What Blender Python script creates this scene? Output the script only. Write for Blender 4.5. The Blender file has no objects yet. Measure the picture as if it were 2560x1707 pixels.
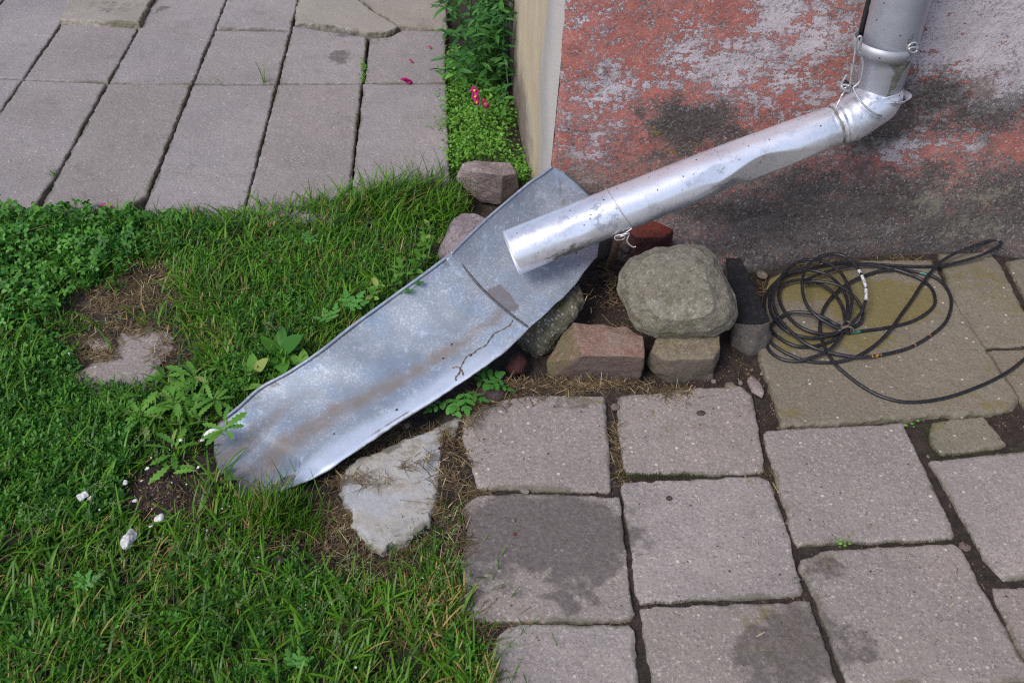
import bpy, bmesh, math, random
import numpy as np
from mathutils import Vector, Matrix
R = math.radians
S = bpy.context.scene
random.seed(7)
rng = np.random.default_rng(7)

# ---------------------------------------------------------------- camera, world, sun, exposure
FPX, HPX, CX, CY, CAMH = 2455.0, 2133.0, 1280.0, 853.5, 1.5      # focal length and horizon offset on a 2560 px wide picture
NPX = math.hypot(FPX, HPX)
cam = bpy.data.cameras.new('camera'); co = bpy.data.objects.new('camera', cam); S.collection.objects.link(co)
co.location = (0, 0, CAMH); co.rotation_euler = (R(90) - math.atan2(HPX, FPX), 0, 0)
cam.lens = FPX / 2560 * 36; cam.sensor_width = 36; cam.clip_start = .05; cam.clip_end = 500
cam.dof.use_dof = True; cam.dof.focus_distance = 2.2; cam.dof.aperture_fstop = 7.0
S.camera = co
SUN_EL = 48
w = bpy.data.worlds.new('World'); S.world = w; w.use_nodes = True
nt = w.node_tree; bg = nt.nodes['Background']
sk = nt.nodes.new('ShaderNodeTexSky'); sk.sky_type = 'NISHITA'; sk.sun_disc = False
sk.sun_elevation = R(SUN_EL); sk.sun_rotation = R(-140); sk.air_density = 1.0; sk.dust_density = 1.6; sk.ozone_density = 1.0
nt.links.new(sk.outputs[0], bg.inputs[0]); bg.inputs[1].default_value = .115
sl = bpy.data.lights.new('sun', 'SUN'); sl.energy = 1.85; sl.angle = R(24); sl.color = (1, .965, .94)
so = bpy.data.objects.new('sun', sl); S.collection.objects.link(so)
az = R(-140); d = Vector((math.sin(az) * math.cos(R(SUN_EL)), math.cos(az) * math.cos(R(SUN_EL)), math.sin(R(SUN_EL))))
so.rotation_euler = d.to_track_quat('Z', 'Y').to_euler(); so.location = d * 6
S.view_settings.view_transform = 'Standard'; S.view_settings.look = 'None'
S.view_settings.exposure = 0.46; S.view_settings.gamma = 1
S.render.engine = 'CYCLES'; S.cycles.use_denoising = False; S.cycles.use_adaptive_sampling = False; S.cycles.filter_width = 1.15; S.cycles.max_bounces = 6; S.cycles.diffuse_bounces = 3; S.cycles.glossy_bounces = 3; S.cycles.sample_clamp_indirect = 4

# ---------------------------------------------------------------- helpers
def G(px, py, z=0.0):
    """world point at height z for a picture point"""
    Y = py - CY + HPX; s = CAMH - z
    return Vector((s * NPX / FPX * (px - CX) / Y, s * (-HPX / FPX + NPX * NPX / (FPX * Y)), z))
def WF(px, py, F):
    """world point on the vertical plane y = F"""
    Y = py - CY + HPX; s = F / (-HPX / FPX + NPX * NPX / (FPX * Y))
    return G(px, py, CAMH - s)
def DP(px, py, z): # metres per pixel near there
    return (CAMH - z) * NPX / (py - CY + HPX) / FPX

def _hash(ix, iy, iz, seed):
    h = (ix.astype(np.int64) * 374761393 + iy.astype(np.int64) * 668265263 + iz.astype(np.int64) * 2147483647 + seed * 974711) & 0xffffffff
    h = ((h ^ (h >> 13)) * 1274126177) & 0xffffffff
    h = h ^ (h >> 16)
    return (h & 0xffff) / 65535.0 * 2 - 1
def vn(P, scale, seed=0):
    P = np.asarray(P, float) * scale + 100.37; i = np.floor(P).astype(np.int64); f = P - i; f = f * f * (3 - 2 * f)
    r = 0
    for a in (0, 1):
        for b in (0, 1):
            for c in (0, 1):
                wgt = (f[:, 0] if a else 1 - f[:, 0]) * (f[:, 1] if b else 1 - f[:, 1]) * (f[:, 2] if c else 1 - f[:, 2])
                r = r + wgt * _hash(i[:, 0] + a, i[:, 1] + b, i[:, 2] + c, seed)
    return r
def fbm(P, scale, octs=4, seed=0, g=.5):
    r = 0; a = 1
    for o in range(octs): r = r + a * vn(P, scale * 2 ** o, seed + o * 17); a *= g
    return r
def sstep(a, b, x):
    t = np.clip((x - a) / (b - a), 0, 1); return t * t * (3 - 2 * t)
def P3(x, y): return np.stack([x, y, np.zeros_like(x)], 1)
def seg_dist(P, poly, closed=True):
    """signed distance (negative inside) from 2D points to a polygon"""
    P = np.asarray(P)[:, :2]; d = np.full(len(P), 1e9); ins = np.zeros(len(P), bool); n = len(poly)
    for k in range(n if closed else n - 1):
        a = np.array(poly[k][:2]); b = np.array(poly[(k + 1) % n][:2]); ab = b - a
        t = np.clip(((P - a) @ ab) / max(ab @ ab, 1e-12), 0, 1)
        d = np.minimum(d, np.linalg.norm(P - (a + t[:, None] * ab), axis=1))
        if closed:
            c = ((a[1] > P[:, 1]) != (b[1] > P[:, 1])) & (P[:, 0] < (b[0] - a[0]) * (P[:, 1] - a[1]) / (b[1] - a[1] + 1e-15) + a[0])
            ins ^= c
    return np.where(ins, -d, d) if closed else d

def tag(o, label=None, cat=None, group=None, kind=None):
    if label: o['label'] = label
    if cat: o['category'] = cat
    if group: o['group'] = group
    if kind: o['kind'] = kind
    return o
def arr_mesh(name, V, T, attrs=None, quads=None, smooth=True):
    me = bpy.data.meshes.new(name); V = np.asarray(V, np.float32)
    me.vertices.add(len(V)); me.vertices.foreach_set('co', V.ravel())
    k = np.asarray(T).shape[1]; n = len(T)
    me.loops.add(n * k); me.loops.foreach_set('vertex_index', np.asarray(T, np.int32).ravel())
    me.polygons.add(n); me.polygons.foreach_set('loop_start', np.arange(0, n * k, k, dtype=np.int32))
    if smooth: me.polygons.foreach_set('use_smooth', np.ones(n, bool))
    me.update(calc_edges=True); me.validate()
    for a, v in (attrs or {}).items():
        at = me.attributes.new(a, 'FLOAT', 'POINT'); at.data.foreach_set('value', np.asarray(v, np.float32))
    return me
def link(name, me, mat=None, parent=None, base=None):
    """mesh data in world coordinates -> object whose origin sits at base"""
    n = len(me.vertices); co_ = np.empty(n * 3, np.float32); me.vertices.foreach_get('co', co_); co_ = co_.reshape(-1, 3)
    if base is None:
        base = Vector((float(co_[:, 0].mean()), float(co_[:, 1].mean()), float(co_[:, 2].min())))
    co_ = co_ - np.array(base, np.float32); me.vertices.foreach_set('co', co_.ravel()); me.update()
    o = bpy.data.objects.new(name, me); S.collection.objects.link(o)
    if mat: me.materials.append(mat)
    if parent is not None:
        o.parent = parent; o.location = Vector(base) - parent.matrix_world_loc
    else: o.location = base
    return o
class Root:
    def __init__(s, name, loc):
        s.o = bpy.data.objects.new(name, None); S.collection.objects.link(s.o); s.o.location = loc
        s.o.empty_display_size = .05; s.loc = Vector(loc)
def child(name, me, mat, root, attrs=None, under=None):
    n = len(me.vertices); c = np.empty(n * 3, np.float32); me.vertices.foreach_get('co', c); c = c.reshape(-1, 3) - np.array(root.loc, np.float32)
    me.vertices.foreach_set('co', c.ravel()); me.update(); me.materials.append(mat)
    o = bpy.data.objects.new(name, me); S.collection.objects.link(o); o.parent = under if under else root.o
    return o
def top(name, me, mat, label, cat, group=None, kind=None):
    n = len(me.vertices); c = np.empty(n * 3, np.float32); me.vertices.foreach_get('co', c); c = c.reshape(-1, 3)
    base = np.array([c[:, 0].mean(), c[:, 1].mean(), c[:, 2].min()], np.float32)
    me.vertices.foreach_set('co', (c - base).ravel()); me.update(); me.materials.append(mat)
    o = bpy.data.objects.new(name, me); S.collection.objects.link(o); o.location = base.tolist()
    return tag(o, label, cat, group, kind)
def get_co(me):
    c = np.empty(len(me.vertices) * 3, np.float32); me.vertices.foreach_get('co', c); return c.reshape(-1, 3).astype(float)
def get_no(me):
    c = np.empty(len(me.vertices) * 3, np.float32); me.vertices.foreach_get('normal', c); return c.reshape(-1, 3).astype(float)
def set_co(me, c): me.vertices.foreach_set('co', np.asarray(c, np.float32).ravel()); me.update()
def set_attr(me, a, v):
    at = me.attributes.new(a, 'FLOAT', 'POINT'); at.data.foreach_set('value', np.asarray(v, np.float32))

def voxelise(bm, voxel, smooth=0):
    me = bpy.data.meshes.new('tmp'); bmesh.ops.recalc_face_normals(bm, faces=bm.faces); bm.to_mesh(me); bm.free()
    o = bpy.data.objects.new('tmp', me); S.collection.objects.link(o)
    m = o.modifiers.new('r', 'REMESH'); m.mode = 'VOXEL'; m.voxel_size = voxel; m.use_smooth_shade = True
    if smooth:
        s = o.modifiers.new('s', 'SMOOTH'); s.factor = .5; s.iterations = smooth
    dg = bpy.context.evaluated_depsgraph_get(); dg.update()
    out = bpy.data.meshes.new_from_object(o.evaluated_get(dg)); bpy.data.objects.remove(o); bpy.data.meshes.remove(me)
    return out
def slab_mesh(pts, z=0.0, thick=.05, voxel=.0040, rag=.0025, seed=0, smooth=1, tilt=(0, 0)):
    pts = [Vector((p[0], p[1], z)) for p in pts]
    bm = bmesh.new(); vs = [bm.verts.new(p) for p in pts]; f = bm.faces.new(vs)
    r = bmesh.ops.extrude_face_region(bm, geom=[f]); nv = [v for v in r['geom'] if isinstance(v, bmesh.types.BMVert)]
    for v in nv: v.co.z -= thick
    me = voxelise(bm, voxel, smooth); c = get_co(me)
    dx = fbm(c, 30, 4, seed, .72); dy = fbm(c, 30, 4, seed + 50, .72); cx, cy = c[:, 0].mean(), c[:, 1].mean()
    sd = seg_dist(c, [(p.x, p.y) for p in pts])
    near = sstep(-.022, -.001, sd)                                    # 0 in the middle, 1 at the rim
    ns = fbm(c, 60, 3, seed + 9)
    c[:, 0] += rag * dx * near; c[:, 1] += rag * dy * near
    topm = sstep(z - .02, z - .004, c[:, 2])
    c[:, 2] += topm * (.0006 * fbm(c, 40, 3, seed + 5) + .0018 * vn(c, 6, seed + 3) - .0010 * sstep(-.006, -.0005, sd) * (1 + 1.5 * ns))
    c[:, 2] += topm * ((c[:, 0] - cx) * tilt[0] + (c[:, 1] - cy) * tilt[1])
    set_co(me, c); set_attr(me, 'rim', near); return me
def rock_mesh(points, voxel=.004, smooth=3, amp=.004, freq=14, seed=0):
    bm = bmesh.new()
    for p in points: bm.verts.new(p)
    r = bmesh.ops.convex_hull(bm, input=bm.verts)
    junk = [v for v in bm.verts if not v.link_faces]
    if junk: bmesh.ops.delete(bm, geom=junk, context='VERTS')
    me = voxelise(bm, voxel, smooth); c = get_co(me); n = get_no(me)
    h = fbm(c, freq, 6, seed, .58)
    rid = 1 - np.abs(fbm(c, freq * .7, 3, seed + 31)) * 1.6
    c += n * (amp * (h * .8 + rid * .35 - .2))[:, None]
    set_co(me, c); return me
def sil_points(poly, z, bulge, rings=((.8, .62), (.45, .95))):
    """rock points from an outline seen at height z, bulging towards and away from the viewer"""
    c = Vector((sum(p[0] for p in poly) / len(poly), sum(p[1] for p in poly) / len(poly)))
    C0 = Vector((0, 0, CAMH)); mid = G(c[0], c[1], z); ax = (mid - C0).normalized(); dd = (mid - C0).dot(ax)
    out = []
    for p in poly:
        q = G(p[0], p[1], 0) - C0; q = q * (dd / q.dot(ax)) + C0; out.append(q)
        for f, b in rings:
            for s in (-1, 1): out.append(mid + (q - mid) * f + ax * s * bulge * b)
    for q in out:
        if q.z < -.015: q.z = -.015
    return out

def tube_arrays(path, rad, seg=10, caps=True):
    """path (n,3), rad scalar or (n,) -> verts, quads"""
    P = np.asarray([tuple(p) for p in path], float); n = len(P); rad = np.broadcast_to(rad, (n,)).astype(float)
    T = np.gradient(P, axis=0); T /= np.linalg.norm(T, axis=1)[:, None] + 1e-12
    u = np.array([0, 0, 1.0]);
    if abs(T[0] @ u) > .9: u = np.array([1.0, 0, 0])
    U = np.zeros_like(P); a = u - T[0] * (u @ T[0]); a /= np.linalg.norm(a); U[0] = a
    for i in range(1, n):
        a = U[i - 1] - T[i] * (U[i - 1] @ T[i]); U[i] = a / (np.linalg.norm(a) + 1e-12)
    B = np.cross(T, U); th = np.linspace(0, 2 * np.pi, seg, endpoint=False)
    V = P[:, None] + rad[:, None, None] * (np.cos(th)[None, :, None] * U[:, None] + np.sin(th)[None, :, None] * B[:, None])
    V = V.reshape(-1, 3); q = []
    for i in range(n - 1):
        for j in range(seg):
            k = (j + 1) % seg; q.append((i * seg + j, i * seg + k, (i + 1) * seg + k, (i + 1) * seg + j))
    return V, np.array(q)
def cap_quads(seg, n):
    q = []
    for base, rev in ((0, True), ((n - 1) * seg, False)):
        for j in range(1, seg // 2):
            a = [base + j - 1, base + j, base + seg - 1 - j, base + seg - j if j > 1 else base + seg - 1]
            a = [base + j - 1, base + j, base + (seg - 1 - j), base + (seg - j)] if j > 1 else [base, base + 1, base + seg - 2, base + seg - 1]
            q.append(a[::-1] if rev else a)
    return q
def tube_mesh(path, rad, seg=10, name='tube', caps=True):
    V, q = tube_arrays(path, rad, seg)
    if caps: q = np.concatenate([q, np.array(cap_quads(seg, len(path)))])
    return arr_mesh(name, V, q)
def join_arrays(parts):
    V = []; F = []; A = []; n = 0
    for p in parts:
        V.append(p[0]); F.append(np.asarray(p[1]) + n); n += len(p[0])
        A.append(p[2] if len(p) > 2 else np.zeros(len(p[0])))
    return np.concatenate(V), np.concatenate(F), np.concatenate(A)
def crom(pts, per=10):
    P = [Vector(p) for p in pts]; out = []
    for i in range(len(P) - 1):
        p0 = P[max(i - 1, 0)]; p1 = P[i]; p2 = P[i + 1]; p3 = P[min(i + 2, len(P) - 1)]
        for k in range(per):
            t = k / per; t2 = t * t; t3 = t2 * t
            out.append(.5 * ((2 * p1) + (p2 - p0) * t + (2 * p0 - 5 * p1 + 4 * p2 - p3) * t2 + (3 * p1 - p0 - 3 * p2 + p3) * t3))
    out.append(P[-1]); return out

# ---------------------------------------------------------------- material helper
class M:
    def __init__(s, name):
        s.m = bpy.data.materials.new(name); s.m.use_nodes = True; s.t = s.m.node_tree; s.b = s.t.nodes['Principled BSDF']
        s.g = s.t.nodes.new('ShaderNodeNewGeometry'); s.pos = s.g.outputs['Position']
    def lk(s, a, sock):
        if isinstance(a, bpy.types.NodeSocket): s.t.links.new(a, sock)
        elif isinstance(a, (tuple, list)):
            sock.default_value = (*a, 1) if len(a) == 3 and len(sock.default_value) == 4 else a
        else: sock.default_value = a
    def map(s, sc, rot=(0, 0, 0)):
        n = s.t.nodes.new('ShaderNodeMapping'); s.lk(s.pos, n.inputs[0]); n.inputs['Scale'].default_value = sc; n.inputs['Rotation'].default_value = rot; return n.outputs[0]
    def noise(s, scale, det=4, rough=.55, vec=None, dist=0, out=0):
        n = s.t.nodes.new('ShaderNodeTexNoise'); s.lk(vec if vec is not None else s.pos, n.inputs['Vector'])
        n.inputs['Scale'].default_value = scale; n.inputs['Detail'].default_value = det; n.inputs['Roughness'].default_value = rough; n.inputs['Distortion'].default_value = dist
        return n.outputs[out]
    def vor(s, scale, out='Distance', feat='F1', rnd=1):
        n = s.t.nodes.new('ShaderNodeTexVoronoi'); n.feature = feat; s.lk(s.pos, n.inputs['Vector']); n.inputs['Scale'].default_value = scale; n.inputs['Randomness'].default_value = rnd
        return n.outputs[out]
    def attr(s, name):
        n = s.t.nodes.new('ShaderNodeAttribute'); n.attribute_name = name; return n.outputs['Fac']
    def math(s, op, a, b=0, c=None, clamp=False):
        n = s.t.nodes.new('ShaderNodeMath'); n.operation = op; n.use_clamp = clamp; s.lk(a, n.inputs[0]); s.lk(b, n.inputs[1])
        if c is not None: s.lk(c, n.inputs[2])
        return n.outputs[0]
    def step(s, x, a, b):
        n = s.t.nodes.new('ShaderNodeMapRange'); n.interpolation_type = 'SMOOTHSTEP'; s.lk(x, n.inputs[0]); n.inputs[1].default_value = a; n.inputs[2].default_value = b
        return n.outputs[0]
    def mix(s, f, a, b, mode='MIX'):
        n = s.t.nodes.new('ShaderNodeMix'); n.data_type = 'RGBA'; n.blend_type = mode; s.lk(f, n.inputs[0]); s.lk(a, n.inputs[6]); s.lk(b, n.inputs[7]); return n.outputs[2]
    def sep(s, c):
        n = s.t.nodes.new('ShaderNodeSeparateXYZ'); s.lk(c, n.inputs[0]); return n.outputs
    def bump(s, h, dist=.002, strength=1.0, prev=None):
        n = s.t.nodes.new('ShaderNodeBump'); s.lk(h, n.inputs['Height']); n.inputs['Distance'].default_value = dist; n.inputs['Strength'].default_value = strength
        if prev is not None: s.lk(prev, n.inputs['Normal'])
        return n.outputs[0]
    def set(s, col=None, rough=None, metal=None, normal=None, spec=None, **k):
        I = s.b.inputs
        if col is not None: s.lk(col, I['Base Color'])
        if rough is not None: s.lk(rough, I['Roughness'])
        if metal is not None: s.lk(metal, I['Metallic'])
        if normal is not None: s.lk(normal, I['Normal'])
        if spec is not None: s.lk(spec, I['Specular IOR Level'])
        for a, v in k.items(): s.lk(v, I[a.replace('_', ' ')])
        return s.m

def concrete(name, base, warm, speck=1.0, mossy=0.0):
    m = M(name)
    c = m.mix(m.step(m.noise(5, 5, .6), .35, .7), base, warm)
    c = m.mix(m.step(m.noise(22, 6, .7), .4, .75), c, tuple(v * .82 for v in base))
    oi = s_ = m.t.nodes.new('ShaderNodeObjectInfo').outputs['Random']
    c = m.mix(m.step(m.noise(2.2, 4, .6), .38, .65), c, tuple(v * .80 for v in base)); c = m.mix(m.math('MULTIPLY', oi, .50), c, (.23, .185, .145)); c = m.mix(m.math('MULTIPLY', m.step(m.noise(7, 7, .75), .52, .72), .5), c, (.165, .14, .125))
    fine = m.noise(150, 6, .85); c = m.mix(m.math('MULTIPLY', m.step(fine, .49, .66), .75 * speck), c, tuple(v * .40 for v in base))
    c = m.mix(m.math('MULTIPLY', m.step(m.noise(170, 6, .85, vec=m.map((1, 1, 1), (1, 2, 3))), .53, .66), .70 * speck), c, tuple(min(v * 1.8, .9) for v in base))
    v = m.vor(85, 'Distance'); vc = m.sep(m.vor(85, 'Color'))[0]
    peb = m.math('MULTIPLY', m.step(m.math('ADD', v, m.math('MULTIPLY', m.math('SUBTRACT', m.noise(160, 3, .6), .5), .5)), .30, .20), m.step(vc, .91, .93))
    pc = m.mix(m.sep(m.vor(85, 'Color'))[1], (.62, .58, .52), (.40, .28, .24)); c = m.mix(m.math('MULTIPLY', peb, .8 * speck), c, pc)
    v2 = m.vor(40, 'Distance'); vc2 = m.sep(m.vor(40, 'Color'))[0]
    c = m.mix(m.math('MULTIPLY', m.step(v2, .14, .08), m.step(vc2, .90, .92)), c, m.mix(vc2, (.10, .09, .085), (.12, .07, .05)))
    nz = m.noise(30, 7, .72); nb = m.noise(95, 4, .7)
    if mossy: c = m.mix(m.math('MULTIPLY', m.step(m.noise(26, 9, .8), .50, .60), .7), c, (.27, .23, .15)); c = m.mix(m.math('MULTIPLY', m.step(m.noise(9, 4, .6), .52, .6), .6), c, (.42, .43, .46))
    ms = m.math('ADD', m.attr('moss'), m.math('MULTIPLY', m.math('SUBTRACT', nz, .5), 2.4))
    c = m.mix(m.math('MULTIPLY', m.step(ms, .30, .8), .82), c, m.mix(nb, (.12, .10, .030), (.25, .205, .075)))
    wet = m.math('ADD', m.attr('wet'), m.math('MULTIPLY', m.math('SUBTRACT', m.noise(38, 7, .72), .5), 2.2))
    wf = m.step(wet, .22, .74)
    c = m.mix(m.math('MULTIPLY', wf, .72), c, m.mix(m.step(nb, .35, .75), (.075, .06, .055), (.16, .135, .125)))
    rm = m.math('ADD', m.attr('rim'), m.math('ADD', m.math('MULTIPLY', m.math('SUBTRACT', m.noise(50, 6, .75), .5), 1.3), m.math('MULTIPLY', m.math('SUBTRACT', m.noise(6, 3, .6), .5), 2.2)))
    c = m.mix(m.math('MULTIPLY', m.step(rm, .72, 1.3), .7), c, m.mix(nb, (.055, .055, .026), (.14, .125, .075)))
    h = m.math('ADD', m.math('MULTIPLY', fine, 1.0), m.math('MULTIPLY', v, -.5))
    n = m.bump(h, .0022, .8, m.bump(m.noise(45, 5, .6), .003, .5))
    return m.set(c, m.math('SUBTRACT', .88, m.math('MULTIPLY', wf, .3)), normal=n, spec=.35)
MC_R = concrete('concrete_slab', (.350, .302, .280), (.375, .318, .285), 1.35)
MC_L = concrete('concrete_slab_smooth', (.335, .30, .305), (.35, .305, .30), 1.0)
MC_Mo = concrete('concrete_slab_mossy', (.225, .20, .145), (.25, .22, .16), 1.2)
MC_P = concrete('limestone_flag', (.38, .34, .30), (.30, .26, .21), .4)
MC_W = concrete('white_limestone', (.50, .465, .42), (.38, .39, .41), .3, .42)

def ground_mat():
    m = M('soil'); n1 = m.noise(60, 6, .7); n2 = m.noise(9, 4, .6)
    c = m.mix(m.step(n1, .35, .7), (.022, .016, .013), (.062, .043, .034)); c = m.mix(m.step(n2, .5, .8), c, (.062, .046, .030))
    v = m.vor(160, 'Color'); c = m.mix(m.math('MULTIPLY', m.step(m.sep(v)[0], .9, .93), m.step(m.vor(160), .4, .2)), c, (.20, .13, .09))
    c = m.mix(m.math('MULTIPLY', m.step(m.noise(14, 5, .7), .58, .72), .6), c, (.05, .065, .02))
    return m.set(c, .8, normal=m.bump(m.noise(150, 6, .7), .006, .9), spec=.4)
M_SOIL = ground_mat()

def wall_mat():
    m = M('painted_plaster')
    K = lambda n, a: m.math('MULTIPLY', m.math('SUBTRACT', n, .5), a)
    fine = m.noise(240, 4, .7); gr1 = m.noise(120, 5, .75); mid = m.noise(38, 9, .75, dist=.3); st = m.noise(30, 8, .75, vec=m.map((.35, 1, 1.7)))
    big = m.noise(7, 5, .65); dn = m.noise(17, 10, .78)
    red = m.mix(m.step(mid, .35, .68), (.40, .135, .108), (.31, .11, .092)); red = m.mix(m.step(big, .42, .7), red, (.40, .19, .17))
    red = m.mix(m.math('MULTIPLY', m.step(gr1, .5, .72), .7), red, (.50, .36, .36)); red = m.mix(m.math('MULTIPLY', m.step(fine, .52, .7), .45), red, (.15, .07, .065))
    lil = m.mix(m.step(m.noise(14, 5, .6), .35, .7), (.52, .48, .52), (.43, .39, .42)); lil = m.mix(m.math('MULTIPLY', m.step(gr1, .5, .75), .45), lil, (.22, .17, .17))
    s = m.math('ADD', m.math('MULTIPLY', mid, .5), m.math('MULTIPLY', st, .5)); s = m.math('ADD', s, K(gr1, .55)); s = m.math('ADD', s, K(big, .30)); s = m.math('ADD', s, K(m.noise(17, 6, .7, vec=m.map((.6, 1, 1.2))), .35))
    fl = m.step(m.math('ADD', s, m.math('MULTIPLY', m.attr('flake'), .17)), .560, .582)
    c = m.mix(m.math('MULTIPLY', fl, .92), red, lil)
    tanm = m.step(m.math('ADD', m.attr('tan'), m.math('ADD', K(mid, 1.8), K(gr1, 1.2))), .12, .6)
    c = m.mix(m.math('MULTIPLY', tanm, .8), c, m.mix(fine, (.20, .14, .12), (.34, .26, .235)))
    dk = m.math('ADD', m.attr('dark'), m.math('ADD', K(dn, 3.0), K(gr1, 2.4)))
    c = m.mix(m.math('MULTIPLY', m.step(dk, .05, .75), .90), c, m.mix(m.step(gr1, .38, .66), (.060, .056, .054), (.185, .170, .165)))
    c = m.mix(m.math('MULTIPLY', m.step(m.math('ADD', K(gr1, 2.0), K(m.noise(9, 5, .7), 2.0)), .12, .5), .55), c, (.11, .085, .08)); c = m.mix(m.math('MULTIPLY', m.step(m.noise(130, 6, .85), .555, .62), .75), c, (.56, .50, .51))
    dirt_dark = m.step(m.math('ADD', m.attr('dark'), K(fine, 3.4)), .62, .90)
    c = m.mix(m.math('MULTIPLY', dirt_dark, .55), c, (.055, .048, .042))
    pal = m.step(m.math('ADD', K(mid, 1.0), K(gr1, 1.6)), .17, .25); c = m.mix(m.math('MULTIPLY', m.math('MULTIPLY', pal, m.step(m.attr('dark'), .2, .7)), .55), c, (.27, .235, .22))
    lic = m.step(m.math('ADD', m.attr('lichen'), K(m.noise(75, 6, .75), 3.2)), .62, .9)
    c = m.mix(m.math('MULTIPLY', lic, .8), c, m.mix(fine, (.34, .22, .035), (.17, .14, .05)))
    gr = m.step(m.math('ADD', m.attr('green'), K(m.noise(50, 8, .8), 2.8)), .5, .9)
    c = m.mix(m.math('MULTIPLY', gr, .6), c, m.mix(fine, (.17, .16, .10), (.34, .32, .26)))
    h = m.math('ADD', m.math('MULTIPLY', fl, -.7), m.math('MULTIPLY', m.noise(110, 5, .7), .8))
    return m.set(c, .9, normal=m.bump(h, .004, 1.0, m.bump(m.noise(16, 4, .5), .006, .6)), spec=.25)
M_WALL = wall_mat()
def side_mat():
    m = M('cream_plaster'); mid = m.noise(18, 6, .65, vec=m.map((1, 1, .3)))
    c = m.mix(m.step(m.attr('cream'), .1, .9), (.42, .39, .37), (.52, .42, .28)); c = m.mix(m.math('MULTIPLY', m.step(mid, .4, .7), .5), c, (.36, .33, .31))
    g = m.math('ADD', m.attr('grime'), m.math('MULTIPLY', m.math('SUBTRACT', m.noise(25, 5, .6), .5), .8))
    c = m.mix(m.math('MULTIPLY', m.step(g, .2, .9), .85), c, (.165, .125, .115))
    return m.set(c, .85, normal=m.bump(m.noise(120, 5, .6), .002, .6), spec=.3)
M_SIDE = side_mat()

def pipe_mat(name, base=(.88, .89, .97), rough=.30, patchy=1):
    m = M(name); a = m.noise(9, 5, .6); br = m.noise(60, 4, .6, vec=m.map((.25, 1, 1)))
    c = m.mix(m.step(a, .35, .75), base, tuple(v * .86 for v in base))
    p = m.math('ADD', m.math('ADD', m.noise(34, 6, .7, dist=.5), m.math('MULTIPLY', m.attr('patch'), .14)), m.math('MULTIPLY', m.math('SUBTRACT', m.noise(9, 3, .6), .5), .8))
    pf = m.math('MULTIPLY', m.step(p, .655, .668), .85) if patchy else 0.0
    c = m.mix(pf, c, (.34, .37, .43))
    sp = m.math('MULTIPLY', m.step(m.vor(70), .16, .1), m.step(m.sep(m.vor(70, 'Color'))[0], .72, .75)); c = m.mix(sp, c, (.08, .07, .06))
    mo = m.step(m.math('ADD', m.attr('moss'), m.math('MULTIPLY', m.math('SUBTRACT', m.noise(60, 6, .7), .5), 1.6)), .45, .75)
    c = m.mix(m.math('MULTIPLY', mo, .9), c, m.mix(a, (.05, .05, .02), (.13, .12, .07)))
    st = m.math('MULTIPLY', m.step(m.noise(18, 7, .78), .50, .70), .55); c = m.mix(st, c, (.42, .41, .45)); c = m.mix(m.math('MULTIPLY', m.step(m.noise(75, 6, .8), .60, .68), .5), c, (.25, .23, .22))
    r = m.math('ADD', m.math('MULTIPLY', br, .22), rough - .08); r = m.math('ADD', r, m.math('MULTIPLY', mo, .4))
    return m.set(c, r, metal=m.math('SUBTRACT', m.math('SUBTRACT', .68, m.math('MULTIPLY', pf, .3)), m.math('MULTIPLY', mo, .38)), normal=m.bump(m.noise(28, 4, .5), .0012, .35, m.bump(m.noise(180, 3, .6), .0005, .4)))
M_PIPE = pipe_mat('silver_painted_zinc', rough=.33)
M_PIPE2 = pipe_mat('dull_zinc', (.50, .52, .58), .42, 0)
M_STRAP = pipe_mat('painted_strap', (.50, .50, .54), .55, 0)
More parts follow.
